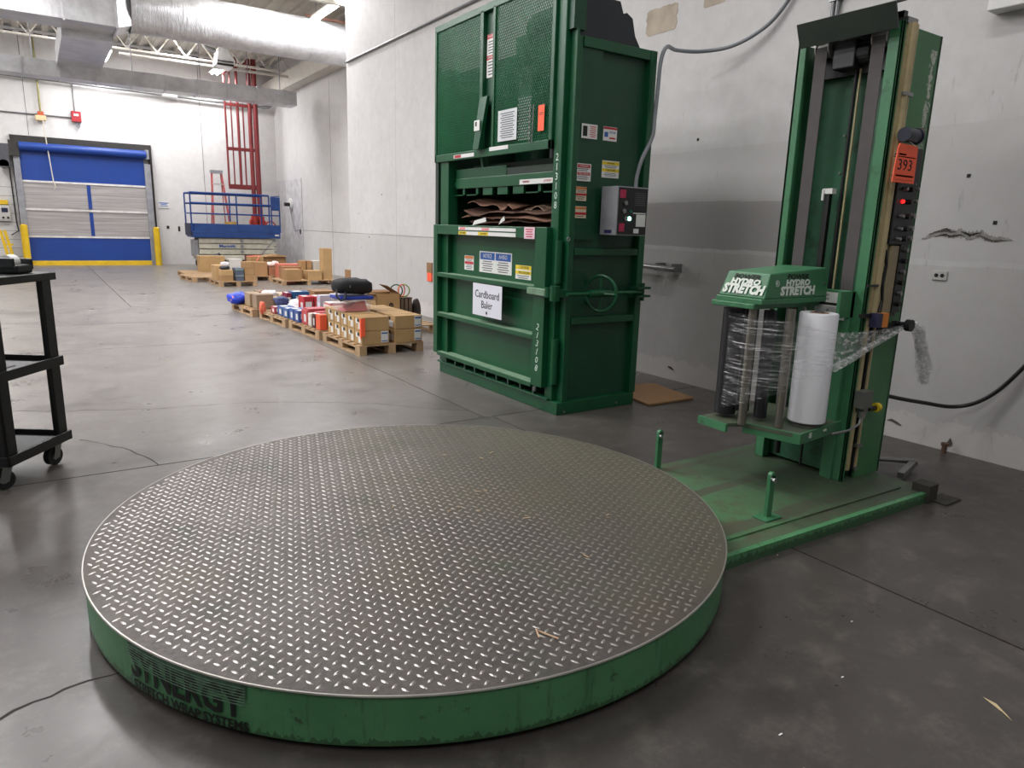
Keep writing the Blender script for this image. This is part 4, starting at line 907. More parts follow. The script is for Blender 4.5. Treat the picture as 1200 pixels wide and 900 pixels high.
for (x, y, sx, sy_) in ((0, 0, 1, 1), (0, W1, 1, -1), (L1, 0, -1, 1), (L1, W1, -1, -1)):
    obj('leg', MB().box(min(x-.012*sx, x+.052*sx), max(x-.012*sx, x+.052*sx), min(y-.012*sy_, y), max(y-.012*sy_, y), .12, .905, cm).box(min(x-.012*sx, x), max(x-.012*sx, x), min(y-.012*sy_, y+.052*sy_), max(y-.012*sy_, y+.052*sy_), .12, .905, cm), BLK, ca, bev=.003)
    c = cm @ Vector((x+.03*sx, y+.03*sy_, 0)); a = Vector((.72, -.69, 0)) if y == 0 else Vector((.3, -.95, 0)); a.normalize(); f_ = Vector((a.y, -a.x, 0))*.02
    cs = obj('caster', MB().cyl(c+f_+a*.014+Vector((0, 0, .047)), c+f_-a*.014+Vector((0, 0, .047)), .045, 24), RUB, ca, smooth=True)
    obj('hub', MB().cyl(c+f_+a*.016+Vector((0, 0, .047)), c+f_-a*.016+Vector((0, 0, .047)), .018, 16), STEEL, cs, smooth=True)
    obj('fork', MB().box(-.03, .03, -.022, .022, .105, .113, Matrix.Translation((c.x, c.y, 0))).bar(c+a*.02+Vector((0, 0, .11)), c+a*.02+f_+Vector((0, 0, .04)), .004, .035, up=tuple(f_.normalized())).bar(c-a*.02+Vector((0, 0, .11)), c-a*.02+f_+Vector((0, 0, .04)), .004, .035, up=tuple(f_.normalized())), STEEL, cs)
tp = thing('tape_dispenser', 'black desk tape dispenser with a white roll on top of the cart', 'dispenser', tuple(cm @ Vector((.10, .12, .934))))
def cobj(n_, x0, x1, y0, y1, z0, z1, m_, par, **k): return obj(n_, cbox(x0, x1, y0, y1, z0, z1), m_, par, **k)
cobj('body', .02, .17, .05, .16, .935, .975, BLK, tp, bev=.01); cobj('side_wall', .02, .16, .045, .055, .95, 1.0, BLK, tp, bev=.01); cobj('side_wall', .03, .17, .15, .16, .95, 1.005, BLK, tp, bev=.01)
obj('tape_roll', MB().cyl(cm @ Vector((.085, .08, .985)), cm @ Vector((.085, .13, .985)), .032, 20), WHITE, tp, smooth=True)
gl = thing('glass_jar', 'clear flattened plastic item lying at the front of the cart top', 'container', tuple(cm @ Vector((.12, .28, .934))))
obj('clear_shell', MB().cyl(cm @ Vector((.07, .26, .955)), cm @ Vector((.20, .24, .955)), .021, 14), mat('clear_blueish_plastic', 'a9b6bb', .15), gl, smooth=True)
pp = mat('dim_grey_paper', '6d6e6d', .7)
tag(obj('clipboard', cbox(.04, .30, .05, .28, .51, .516), mat('dark_clipboard', '3a3b3b', .5), origin=tuple(cm @ Vector((.1, .1, .51)))), 'dark flat clipboard on the middle shelf of the black cart', 'clipboard')
tag(obj('paper_sheet', cbox(.08, .26, .16, .27, .517, .519), pp, origin=tuple(cm @ Vector((.1, .2, .517)))), 'grey paper sheet lying on the clipboard on the cart middle shelf', 'paper')
tag(obj('ribbed_mat', MB().box(.03, .45, .03, .33, .134, .14, cm), mat('dark_mat', '2b2c2d', .6), origin=tuple(cm @ Vector((.1, .1, .134)))), 'dark ribbed mat on the lowest shelf of the cart', 'mat')

# ================================================================== PALLETS
def make_pallet(W_, D_, H_):
    """parts at local origin: front left corner on the floor; x right, y away"""
    t = H_; me = {}
    me['deck'] = MB().box(0, W_, 0, .09, t-.014, t).mesh('deck_board', WOOD)
    me['run'] = MB().box(0, .07, 0, D_, t-.028, t-.014).mesh('stringer_board', WOOD)
    me['base'] = MB().box(0, .07, 0, D_, 0, .014).mesh('base_board', WOOD)
    me['block'] = MB().box(0, .07, 0, .11, .014, t-.028).mesh('block', WOOD)
    return me
PM = make_pallet(.66, .96, .095); PMW = make_pallet(1.02, .8, .09)
def pallet(x, y, label, rz=0, wide=False, n=7, group='wooden pallets in the hall'):
    me = PMW if wide else PM; W_, D_ = (1.02, .8) if wide else (.66, .96)
    r_ = thing('wooden_pallet', label, 'pallet', (x, y, 0), group)
    ORIG[r_.name] = (0, 0, 0)
    def put(n_, m_, dx, dy): o = obj(n_, me[m_], None, r_); o.location = (dx, dy, 0)
    for k in range(n): put('deck_board', 'deck', 0, k*(D_-.09)/(n-1))
    for k in range(3):
        dx = k*(W_-.07)/2; put('stringer_board', 'run', dx, 0); put('base_board', 'base', dx, 0)
        for j in range(3): put('block', 'block', dx, j*(D_-.11)/2)
    r_.rotation_euler.z = rz; return r_
pallet(2.395, 6.06, 'nearest wooden pallet, loaded with two blocks of brown cartons beside the baler', rz=.02)
pallet(2.36, 7.09, 'wooden pallet with the orange and blue boxes, second from the near end of the row', rz=.03)
pallet(2.31, 8.12, 'wooden pallet with the red boxes, third from the near end of the row', rz=.05)
pallet(2.20, 9.16, 'far wooden pallet of the near row, with brown cartons and a blue bag', rz=.04)
pallet(3.10, 7.1, 'wooden pallet between the near row and the wall, under the open carton', rz=0)
pallet(2.72, 13.6, 'wooden pallet with strapped cartons and a dark crate, left of the far group', wide=False)
pallet(3.86, 13.6, 'wooden pallet under the tall upright carton by the wall', wide=True)
pallet(2.47, 14.7, 'empty light wooden pallet at the left of the far group', rz=.1)
pallet(2.50, 15.8, 'farther wooden pallet partly under the left end of the biggest carton')
pallet(3.62, 14.8, 'wooden pallet with red-topped boxes in the middle of the far group')
pallet(3.18, 16.05, 'wooden pallet under the biggest carton and the white box in front of the blue lift')
pallet(4.1, 15.9, 'wooden pallet under the open-topped carton at the lift corner')
# carton builder
PTAPE = mat('brown_packing_tape', '8b6a42', .4)
def carton(x0, x1, y0, y1, z0, z1, label, m=None, group=None, rz=0, name='carton', cat='box', tape=True, extra=None):
    cx, cy_ = (x0+x1)/2, (y0+y1)/2; w_, d_, h_ = x1-x0, y1-y0, z1-z0
    r_ = thing(name, label, cat, (cx, cy_, z0), group); ORIG[r_.name] = (0, 0, 0); g = .004
    o = obj('carton_body', MB().box(-w_/2+g, w_/2-g, -d_/2+g, d_/2-g, .0005, h_-.001), m or CARD, r_, bev=.003)
    if tape: obj('tape_strip', MB().box(-w_/2+g, w_/2-g, -.012, .012, h_-.001, h_+.0005), PTAPE, r_)
    if extra: extra(r_, w_, d_, h_)
    r_.rotation_euler.z = rz; return r_
def print_left(r_, w_, d_, h_):
    obj('label', B(-w_/2+.002, -w_/2+.004, -d_*.3, d_*.05, h_*.2, h_*.7), WHITE, r_); obj('label', MB().box(-w_*.3, w_*.3, -d_/2+.002, -d_/2+.004, h_*.3, h_*.75), WHITE, r_); obj('label', B(-w_*.35, w_*.1, -d_*.3, d_*.3, h_-.002, h_+.0008), WHITE, r_)
def lab_left(r_, w_, d_, h_):
    obj('label', B(-w_/2+.002, -w_/2+.004, -d_*.32, -d_*.02, h_*.12, h_*.6), WHITE, r_); obj('label', B(-w_/2+.002, -w_/2+.004, d_*.05, d_*.3, h_*.5, h_*.85), WHITE, r_)
    obj('print_mark', B(-w_/2+.0015, -w_/2+.004, -d_*.12, d_*.1, h_*.62, h_*.85), INK, r_)
def lab_front(r_, w_, d_, h_):
    lab_left(r_, w_, d_, h_)
    o = obj('label', B(w_/2-.085, w_/2-.015, -d_/2+.002, -d_/2+.004, h_*.12, h_*.95), WHITE, r_)
    obj('label_print', MB().box(w_/2-.08, w_/2-.02, -d_/2+.001, -d_/2+.002, h_*.75, h_*.85).box(w_/2-.08, w_/2-.02, -d_/2+.001, -d_/2+.002, h_*.2, h_*.26), BLP, o)
rows = ['nearest', 'second', 'third', 'fourth', 'fifth']
for k in range(5):
    for j in range(2):
        y = 6.07+k*.185
        carton(2.42, 2.70, y, y+.18, .097+j*.13, .225+j*.13, f'{rows[k]} carton of the left block, {"upper" if j else "lower"} layer, on the nearest pallet', CARD2, 'cartons on the nearest pallet', extra=lab_front if k == 0 and j == 0 else lab_left)
for k in range(3):
    for j in range(2):
        y = 6.07+k*.31
        carton(2.755, 3.045, y, y+.30, .097+j*.13, .225+j*.13, f'{rows[k]} carton of the right block, {"upper" if j else "lower"} layer, on the nearest pallet', CARD2, 'cartons on the nearest pallet', extra=lab_front if k == 0 else lab_left)
tag(obj('orange_tag', MB().box(2.415, 2.421, 6.073, 6.10, .16, .345).box(2.42, 2.455, 6.066, 6.07, .18, .345), ORG, origin=(2.42, 6.07, .2)), 'orange tag stuck on the corner of the nearest upper carton', 'tag')
# tub and bag
tb = thing('storage_tub', 'clear plastic tub with blue lid and red contents on the nearest cartons', 'tub', (2.54, 6.6, .355))
TUBM, nt_, b_ = nodes('clear_tub_plastic'); b_.inputs['Base Color'].default_value = (.8, .75, .8, 1); b_.inputs['Alpha'].default_value = .25; b_.inputs['Roughness'].default_value = .2
obj('tub_body', MB().prism([(2.40, .357), (2.68, .357), (2.70, .475), (2.38, .475)], 1, 6.48, 6.74), TUBM, tb, bev=.01)
obj('lid', B(2.37, 2.71, 6.46, 6.76, .475, .51), mat('blue_lid_plastic', '2a3f9c', .4), tb, bev=.008)
tag(obj('red_contents', MB().add([(2.42, 6.50, .362), (2.66, 6.50, .362), (2.66, 6.70, .362), (2.42, 6.70, .362), (2.55, 6.51, .45), (2.64, 6.52, .46), (2.64, 6.68, .44), (2.5, 6.66, .42)], [(0, 3, 2, 1), (4, 5, 6, 7), (0, 1, 5, 4), (1, 2, 6, 5), (2, 3, 7, 6), (3, 0, 4, 7)]), mat('coral_red', 'd5453f', .6), origin=(2.54, 6.6, .362)), 'red cloth inside the clear tub', 'cloth')
bg = thing('duffel_bag', 'black soft carry bag lying on the blue tub lid', 'bag', (2.54, 6.6, .518))
bm_ = bmesh.new(); bmesh.ops.create_uvsphere(bm_, u_segments=28, v_segments=14, radius=1)
for v in bm_.verts:
    x, y, z = v.co; s_ = lambda q, e_: math.copysign(abs(q)**e_, q)
    v.co = (s_(x, .55)*.19 + .01*noise.noise((x*3, y*3, z*3)), s_(y, .7)*.15, .082 + s_(z, .6)*.075 + .012*noise.noise((x*2.5, y*2.5, 4)) - .015*max(0, x))
me = bpy.data.meshes.new('bag_body'); bm_.to_mesh(me); bm_.free(); me.materials.append(mat('black_nylon', '0d0e11', .8, bmp=.3)); me.polygons.foreach_set('use_smooth', [True]*len(me.polygons))
ORIG[bg.name] = (0, 0, 0); obj('bag_body', me, None, bg)
obj('strap', MB().tube([(-.19, -.10, .06), (-.205, -.13, .0), (-.17, -.155, -.045), (-.13, -.16, -.02), (-.12, -.15, .04)], .010, 8), BLK, bg, smooth=True); obj('zip_pull', B(-.08, -.07, -.155, -.148, .08, .10), STEEL, bg)
# row items on pallets: (x0,x1,y0,y1,z0,z1,label,colour,name,cat)
def col_(h, r=.55): return mat('carton_print_'+h, h, r, var=.06)
ITEMS = [
 (2.375, 2.46, 7.10, 7.24, .10, .26, 'bright orange box at the near left corner of the second pallet', 'dc5b38'),
 (2.375, 2.50, 7.26, 7.36, .10, .25, 'thin black and red box right behind the orange box', '4a1c1f'),
 (2.375, 2.60, 7.38, 7.50, .10, .24, 'white box behind the black and red box', 'c9bdb4'),
 (2.375, 2.62, 7.52, 7.72, .10, .26, 'red and white box on the second pallet left edge', 'b9484c'),
 (2.35, 2.50, 7.74, 7.92, .10, .23, 'blue box next to the red and white box', '3a548c'),
 (2.35, 2.50, 7.94, 8.10, .10, .23, 'second blue box on the left edge of the row', '405f9c'),
 (2.345, 2.50, 8.14, 8.34, .10, .21, 'third blue box, at the near end of the third pallet', '456398'),
 (2.345, 2.50, 8.36, 8.56, .10, .21, 'farthest blue box on the left edge of the row', '3c5a90'),
 (2.33, 2.46, 8.62, 8.80, .10, .18, 'small dull red box on the third pallet', 'a2494f'),
 (2.54, 2.66, 8.14, 8.36, .10, .345, 'left one of two bright red boxes', 'b02a34'),
 (2.67, 2.79, 8.14, 8.36, .10, .345, 'right one of two bright red boxes', 'b62d37'),
 (2.64, 2.86, 8.9, 9.1, .10, .33, 'wide dark blue box behind the red boxes', '1d5284'),
 (2.56, 2.63, 8.9, 9.1, .10, .32, 'narrow maroon box beside the dark blue box', '7c1f3c'),
 (2.62, 2.79, 7.80, 7.92, .10, .39, 'upright pale grey printed box behind the blue boxes', 'b4b0bd'),
 (2.80, 3.02, 7.80, 8.02, .10, .30, 'cream box under the white cartons beside the grey box', 'b2a995'),
 (2.64, 2.86, 7.52, 7.76, .10, .30, 'flat white box in the middle of the second pallet', 'd0c8c0'),
 (2.52, 2.74, 7.14, 7.36, .10, .32, 'brown carton just behind the nearest carton block', 'a3825a'),
 (2.76, 2.98, 7.14, 7.40, .10, .34, 'white and black striped box behind the tub', 'c3bdb8'),
 (2.26, 2.48, 9.18, 9.40, .10, .28, 'open grey-brown carton at the near end of the far pallet', '94806a'),
 (2.24, 2.40, 9.44, 9.72, .10, .27, 'tan carton behind the grey-brown carton', 'a08a6c'),
 (2.52, 2.78, 9.2, 9.5, .10, .22, 'low tan carton in the middle of the far pallet', 'b69c78'),
 (2.44, 2.66, 9.8, 10.05, .10, .26, 'brown carton at the far end of the far pallet', '8a6a4e'),
 (2.68, 2.84, 9.6, 9.9, .10, .24, 'pale carton with a white top on the far pallet', 'c4b39b'),
]
for it in ITEMS: carton(*it[:6], it[6], col_(it[7]), 'boxes on the near pallet row', name='box', tape='carton' in it[6], extra=print_left if ('blue' in it[6] or 'red' in it[6] or 'striped' in it[6]) else None)
for (x0, x1, y0, y1, z0, z1, l_, c_) in [(2.82, 3.01, 7.82, 8.0, .302, .345, 'lower of two flat cream trays on the cream box', 'cfc8b4'), (2.81, 3.02, 7.81, 8.01, .347, .39, 'upper of two flat cream trays on the cream box', 'd8d2c0'),
        (2.40, 2.61, 7.53, 7.71, .262, .275, 'thin red folder on the red and white box', 'b5545c'), (2.65, 2.85, 7.54, 7.74, .302, .316, 'thin red folder on the flat white box', 'c26a6c'), (2.65, 2.84, 7.55, 7.73, .318, .33, 'thin white folder on top of the red one', 'd7d0cc'),
        (2.45, 2.6, 7.4, 7.5, .242, .252, 'thin red folder on the white box', 'b04850')]:
    tag(obj('flat_tray' if 'tray' in l_ else 'folder', B(x0, x1, y0, y1, z0, z1), col_(c_), bev=.002, origin=((x0+x1)/2, (y0+y1)/2, z0)), l_, 'tray' if 'tray' in l_ else 'folder', 'flat pieces on the near row')
def lump(name, c, s, m, label, cat, seed, group=None, amp=.25, exp=.8):
    bm_ = bmesh.new(); bmesh.ops.create_icosphere(bm_, subdivisions=3, radius=1)
    for v in bm_.verts:
        p = v.co.copy(); k = 1 + amp*noise.noise(p*1.7+Vector((seed, 0, 0))) + amp*.5*noise.noise(p*4+Vector((0, seed, 0)))
        q = Vector([math.copysign(abs(t)**exp, t) for t in p])*k; v.co = (q.x*s[0], q.y*s[1], max(-s[2]*.98, q.z*s[2])+s[2]*.98)
    me = bpy.data.meshes.new(name); bm_.to_mesh(me); bm_.free(); me.materials.append(m); me.polygons.foreach_set('use_smooth', [True]*len(me.polygons))
    o = bpy.data.objects.new(name, me); COL.objects.link(o); o.location = c; return tag(o, label, cat, group)
lump('plastic_bag', (2.22, 9.9, .10), (.15, .16, .075), mat('bright_blue_bag', '1c3fc4', .4), 'bright blue plastic bag hanging over the far left pallet corner', 'bag', 1)
lump('plastic_bag', (2.13, 9.84, .13), (.035, .06, .045), mat('pinkish_wrap', 'e08c8c', .5), 'small pink bundle at the left of the blue bag', 'bag', 2)
lump('plastic_bag', (2.46, 8.78, .18), (.09, .11, .055), mat('navy_cloth', '2b355f', .6), 'dark navy bundle on the third pallet', 'bag', 3)
lump('plastic_bag', (2.60, 8.62, .10), (.10, .10, .08), mat('white_poly_bag', 'cfcbd0', .4), 'white plastic bag beside the two red boxes', 'bag', 4)
lump('plastic_bag', (2.57, 9.75, .10), (.12, .1, .09), mat('white_poly_bag', 'cfcbd0', .4), 'crumpled white bag at the back of the far pallet', 'bag', 6)
lump('orange_cloth', (2.27, 8.93, .06), (.035, .05, .08), mat('coral_cloth', 'd9694f', .7), 'coral orange rag hanging on the pallet edge', 'cloth', 5)
tag(obj('flat_carton', MB().box(3.02, 3.30, 9.2, 9.5, .0, .30), CARD3, origin=(3.1, 9.3, 0)), 'brown carton standing behind the white trays', 'box')
for (x0, x1, y0, y1, z0, z1, l_, c_) in [(2.50, 2.66, 8.40, 8.55, .10, .20, 'small white box between the third blue box and the white bag', 'cfcac6'), (2.86, 3.0, 8.2, 8.4, .10, .30, 'pink printed box right of the two red boxes', 'c98f93'),
        (2.88, 3.0, 8.6, 8.8, .10, .27, 'pale lilac box behind the pink printed box', 'b9b2c4'), (2.52, 2.62, 8.10, 8.0, .10, .19, 'low grey box in front of the left red box', '8f8a88'), (2.68, 2.84, 9.25, 9.45, .225, .26, 'flat white packet on the low tan carton', 'd6cfc6'),
        (2.86, 3.02, 7.54, 7.74, .10, .29, 'brown printed box beside the flat white box', '8a6f58'), (2.52, 2.66, 7.78, 7.9, .10, .22, 'red and grey box just before the grey printed box', 'a05a5a')]:
    carton(x0, x1, min(y0, y1), max(y0, y1), z0, z1, l_, col_(c_), 'boxes on the near pallet row', name='box', tape=False, extra=print_left)
# open carton with round black emblem
oc = thing('open_carton', 'open brown carton with a round dark emblem beside the black bag', 'box', (3.33, 7.95, .097)); 
oc.location = (3.37, 7.5, .097); ORIG[oc.name] = (0, 0, 0)
MW = .31; b = MB(); h_ = .29
b.box(0, MW, 0, .006, 0, h_).box(0, MW, .294, .30, 0, h_).box(0, .006, 0, .30, 0, h_).box(MW-.006, MW, 0, .3, 0, h_).box(0, MW, 0, .3, 0, .006)
obj('carton_body', b, CARD2, oc); oc.location = (3.28, 7.75, .097)
obj('flap', MB().add([(0, .3, h_), (MW, .3, h_), (MW-.02, .38, h_+.02), (.02, .38, h_+.02)], [(0, 1, 2, 3)]).add([(MW, 0, h_), (MW, .3, h_), (MW-.16, .28, h_+.10), (MW-.16, .02, h_+.10)], [(0, 1, 2, 3)]), CARD3, oc, label='raised right flap'); obj('flap', MB().add([(0, 0, h_), (0, .3, h_), (-.1, .29, h_+.02), (-.1, .01, h_+.02)], [(0, 1, 2, 3)]), CARD2, oc)
obj('emblem', MB().ring((MW*.62, -.001, h_*.55), (0, 1, 0), .022, .006, 20, 4).add([(MW*.62-.014, -.002, h_*.55+.01), (MW*.62+.014, -.002, h_*.55+.01), (MW*.62, -.002, h_*.55-.014)], [(0, 1, 2)]), INK, oc)
carton(4.40, 4.66, 11.45, 11.75, 0, .42, 'lone brown carton with dark top on the floor against the wall', CARD3, name='carton', rz=.05, tape=False)
# crate, hank and rings by the wall
cc_ = thing('wooden_crate', 'small dark slatted crate against the wall beside the baler', 'crate', (3.83, 8.2, 0))
CR = mat('dark_crate_wood', '6a594a', .8)
for k in range(4): obj('slat', B(3.66+.055*k, 3.70+.055*k, 8.0, 8.012, .02, .31), CR, cc_)
obj('crate_body', MB().box(3.66, 3.87, 8.012, 8.3, .0, .02).box(3.66, 3.672, 8.012, 8.3, .02, .30).box(3.86, 3.872, 8.012, 8.3, .02, .30).box(3.66, 3.87, 8.29, 8.3, .02, .30), CR, cc_)
obj('crate_top', B(3.66, 3.872, 8.0, 8.3, .30, .31), CR, cc_)
for (x, a_, m_, l_) in ((3.70, .5, mat('dark_green_ring', '2a4a2c', .5), 'dark green hoop standing on the dark crate'), (3.77, -.5, mat('coral_ring', 'e06a4c', .5), 'coral red hoop standing on the dark crate'), (3.80, .7, mat('lime_ring', '7d8c3c', .5), 'olive hoop standing on the dark crate, nearest the baler')):
    tag(obj('hoop', MB().ring((x, 8.1, .31+.082), (math.sin(a_)*1.4, 1, .05), .075, .008, 24, 8), m_, smooth=True, origin=(x, 8.1, .31)), l_, 'hoop', 'hoops on the crate')
lump('cable_hank', (3.98, 8.12, 0), (.055, .05, .14), mat('dark_tarry_cable', '3b302c', .7), 'dark coil of cable heaped beside the crate', 'cable', 8)
tg2 = thing('hanging_tag', 'brown card with an orange tag fixed to the wall at the baler edge', 'tag', (4.29, 8.33, .6)); obj('card', B(4.285, 4.298, 8.28, 8.42, .58, .72), CARD3, tg2); obj('orange_card', B(4.28, 4.298, 8.28, 8.40, .48, .59), ORG, tg2)
# far group
carton(2.76, 2.97, 13.62, 13.9, .092, .19, 'lower carton at the front left of the strapped pallet', CARD, 'cartons of the far group')
carton(2.76, 2.97, 13.62, 13.9, .192, .30, 'upper carton at the front left of the strapped pallet', CARD2, 'cartons of the far group')
dc = thing('slatted_crate', 'dark blue-grey crate between brown cartons on the strapped pallet', 'crate', (3.08, 13.75, .092))
obj('crate_body', B(3.015, 3.155, 13.62, 13.9, .092, .33), mat('slate_blue_plastic', '525b6e', .5), dc, bev=.006)
for z in (.19, .30): obj('strap', B(3.0, 3.16, 13.612, 13.62, z, z+.008), mat('pale_green_strap', 'a9c4b0', .5), dc)
for k in range(3): carton(3.17, 3.34, 13.62, 13.9, .092+k*.118, .209+k*.118, ['bottom', 'middle', 'top'][k]+' carton of the three-high stack right of the dark crate', CARD, 'cartons of the far group')
carton(2.74, 2.93, 14.0, 14.4, .092, .36, 'upright carton behind the strapped pallet', CARD2, 'cartons of the far group', tape=False)
lump('dark_bag', (2.86, 13.78, .30), (.09, .1, .035), mat('dark_folded_cloth', '2a2a33', .6), 'small dark folded bundle on the front left cartons', 'bag', 9)
lump('plastic_bag', (2.95, 14.2, .32), (.08, .08, .05), mat('white_poly_bag', 'cfcbd0', .4), 'small white bag behind the dark bundle', 'bag', 10)
carton(2.86, 3.36, 16.12, 16.5, .092, .43, 'biggest brown carton, in front of the left end of the blue lift', CARD2, 'cartons of the far group')
carton(3.44, 3.72, 16.12, 16.4, .092, .37, 'white box right of the biggest carton', col_('cfcdc8'), 'cartons of the far group', tape=False)
lump('dark_bag', (3.42, 17.2, 0), (.12, .12, .22), BLK, 'black bag between the biggest carton and the white box', 'bag', 11)
carton(3.66, 3.92, 14.86, 15.2, .097, .37, 'brown carton at the front of the middle far pallet', CARD, 'cartons of the far group')
carton(3.70, 3.96, 15.3, 15.7, .097, .46, 'taller brown carton behind, on the middle far pallet', CARD2, 'cartons of the far group')
carton(3.94, 4.16, 14.86, 15.2, .097, .27, 'reddish brown carton heaped with white bags', cardboard('reddish_carton', '9a6a4c'), 'cartons of the far group', tape=False)
lump('plastic_bag', (4.0, 15.0, .275), (.10, .1, .045), mat('pale_pink_bag', 'e6d3cb', .5), 'left pale bag on the reddish carton', 'bag', 12); lump('plastic_bag', (4.12, 15.02, .275), (.07, .09, .055), mat('pale_pink_bag', 'e6d3cb', .5), 'right pale bag on the reddish carton', 'bag', 13)
tag(obj('red_straps', MB().tube([(3.62, 15.26, .46), (3.8, 15.25, .48), (3.88, 15.24, .50), (3.80, 15.23, .38)], .014, 6), mat('salmon_strap', 'd97a62', .6), origin=(3.8, 15.25, .4)), 'salmon strap tangled over the cartons before the lift', 'strap')
tag(obj('dark_red_case', B(3.86, 4.08, 16.3, 16.5, .0, .44), mat('maroon_case', '5a1b1e', .5), origin=(3.9, 16.4, 0)), 'dark maroon case in front of the lift', 'case')
carton(4.2, 4.62, 15.95, 16.3, .097, .42, 'wide brown carton at the right end of the lift', CARD3, 'cartons of the far group', tape=False)
tag(obj('folded_cardboard', MB().prism([(4.16, .422), (4.66, .43), (4.60, .45), (4.4, .475), (4.2, .45)], 1, 15.9, 16.3), CARD, origin=(4.4, 16.1, .42)), 'bulging lid on the wide brown carton', 'cardboard')
carton(3.93, 4.24, 13.63, 13.95, .092, .30, 'brown carton with a pale rim at the front left of the wall pallet', CARD, 'cartons of the far group', tape=False)
carton(3.98, 4.34, 14.0, 14.3, .092, .33, 'long brown carton behind, on the wall pallet', cardboard('reddish_carton', '9a6a4c'), 'cartons of the far group')
carton(4.36, 4.64, 13.63, 13.95, .092, .27, 'square carton in the middle of the wall pallet', CARD2, 'cartons of the far group')
carton(4.36, 4.46, 14.05, 14.3, .092, .44, 'narrow brown carton behind the square carton, left', CARD, 'cartons of the far group', tape=False)
carton(4.48, 4.58, 14.05, 14.3, .092, .44, 'narrow brown carton behind the square carton, right', CARD, 'cartons of the far group', tape=False)
carton(4.60, 4.78, 14.05, 14.3, .092, .44, 'pale grey box left of the tall carton', col_('c6c2ba'), 'cartons of the far group', tape=False)
carton(4.68, 4.87, 13.68, 13.9, .092, .70, 'tall upright carton at the wall end of the pallet', CARD2, 'cartons of the far group', tape=False)
tag(obj('orange_sheet', B(4.05, 4.5, 14.45, 14.8, .0, .35), mat('salmon_board', 'c9735c', .6), origin=(4.3, 14.6, 0)), 'salmon coloured board pile behind the wall pallet', 'boards')
# ================================================================== SCISSOR LIFT
lf = thing('scissor_lift', 'blue railed scissor lift with cream scissor stack in the far corner', 'scissor lift', (4.2, 18.9, 0))
L = lambda n_, b_, m_, **k: obj(n_, b_, m_, lf, **k)
L('platform', MB().box(3.15, 5.24, 18.5, 19.25, .76, .90), BLUEP, bev=.01); L('toe_board', MB().box(3.2, 5.24, 18.49, 18.5, .90, 1.09).box(3.2, 5.24, 19.24, 19.25, .90, 1.09), BLUEP)
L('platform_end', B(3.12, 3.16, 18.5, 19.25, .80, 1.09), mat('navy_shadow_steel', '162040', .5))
for y in (18.5, 19.25):
    for z in (1.81, 1.57, 1.33): L('rail', MB().cyl((3.15, y, z), (5.24 if z < 1.8 else 4.98, y, z), .024 if z > 1.5 else .016, 8), BLUEP, smooth=True)
    for x in (3.15, 4.2, 4.98, 5.24): L('rail_post', MB().cyl((x, y, .9), (x, y, 1.81 if x < 5 else 1.78), .018, 8), BLUEP, smooth=True)
for z in (1.81, 1.57, 1.33):
    for x in (3.15, 5.24): L('rail', MB().cyl((x, 18.5, z), (x, 19.25, z), .014, 8), BLUEP, smooth=True)
L('control_station', B(5.02, 5.24, 18.44, 18.50, 1.45, 1.78), BLUEP, bev=.01)
L('caution_mark', B(5.1, 5.2, 18.485, 18.49, .82, .86), WHITE)
for k in range(3):
    z = .36+k*.135
    L('scissor_arm', MB().box(3.30, 5.16, 18.6, 18.66, z, z+.115).box(3.30, 5.16, 19.1, 19.16, z, z+.115), CREAM, bev=.008)
    L('pivot', MB().cyl((4.3, 18.58, z+.06), (4.3, 18.6, z+.06), .04, 14), GREY, smooth=True)
    L('pivot', MB().cyl((5.12, 18.58, z+.06), (5.12, 18.6, z+.06), .025, 12), GREY, smooth=True)
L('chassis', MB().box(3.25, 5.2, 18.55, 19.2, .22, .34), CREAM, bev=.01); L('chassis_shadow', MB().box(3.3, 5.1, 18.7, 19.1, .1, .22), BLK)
for x in (3.42, 5.0):
    for y in (18.62, 19.05): L('wheel', MB().cyl((x, y, .13), (x, y+.12, .13), .13, 20), RUB, smooth=True)
L('battery_tray', B(3.2, 3.28, 18.6, 19.1, .3, .7), GREY)
L('hydraulic_arm', MB().bar((4.75, 18.58, .34), (5.1, 18.58, .72), .012, .02), GREY)
lettering('Marklift', .10, BLP, (3.95, 18.597, .555), (1, 0, 0), (0, 0, 1), lf, .38, bold=.003)
# ================================================================== LADDER, RED RACK, FAR WALL THINGS
ld = thing('step_ladder', 'faded red fibreglass stepladder standing behind the blue lift', 'ladder', (4.0, 19.9, 0)); PK = mat('faded_red_fibreglass', 'b0504f', .5)
obj('rail', MB().bar((3.86, 19.7, 0), (3.97, 20.0, 2.38), .075, .04), PK, ld); obj('rail', MB().bar((4.42, 19.7, 0), (4.2, 20.0, 2.38), .075, .04), PK, ld)
obj('rear_rail', MB().bar((3.9, 20.4, 0), (3.98, 20.02, 2.36), .04, .02), PK, ld); obj('rear_rail', MB().bar((4.38, 20.4, 0), (4.19, 20.02, 2.36), .04, .02), PK, ld)
for k in range(8):
    t = .11+k*.11; z = 2.38*t; obj('step', MB().box(3.87+.1*t, 4.42-.22*t, 19.66+.3*t, 19.76+.3*t, z-.015, z+.012), mat('ladder_aluminium', 'b5b3b0', .4, .5), ld)
obj('top_cap', B(3.94, 4.23, 19.93, 20.1, 2.36, 2.44), GREY, ld)
tag(obj('yellow_box', B(4.05, 4.36, 19.15, 19.22, .98, 1.15), mat('tan_yellow', 'caa24c', .6), origin=(4.2, 19.2, .98)), 'tan-yellow box on the lift platform before the ladder', 'box')
rk = thing('red_pipe_riser', 'dark red pipe riser and frame rising to the roof behind the lift', 'pipes', (4.9, 19.7, 0))
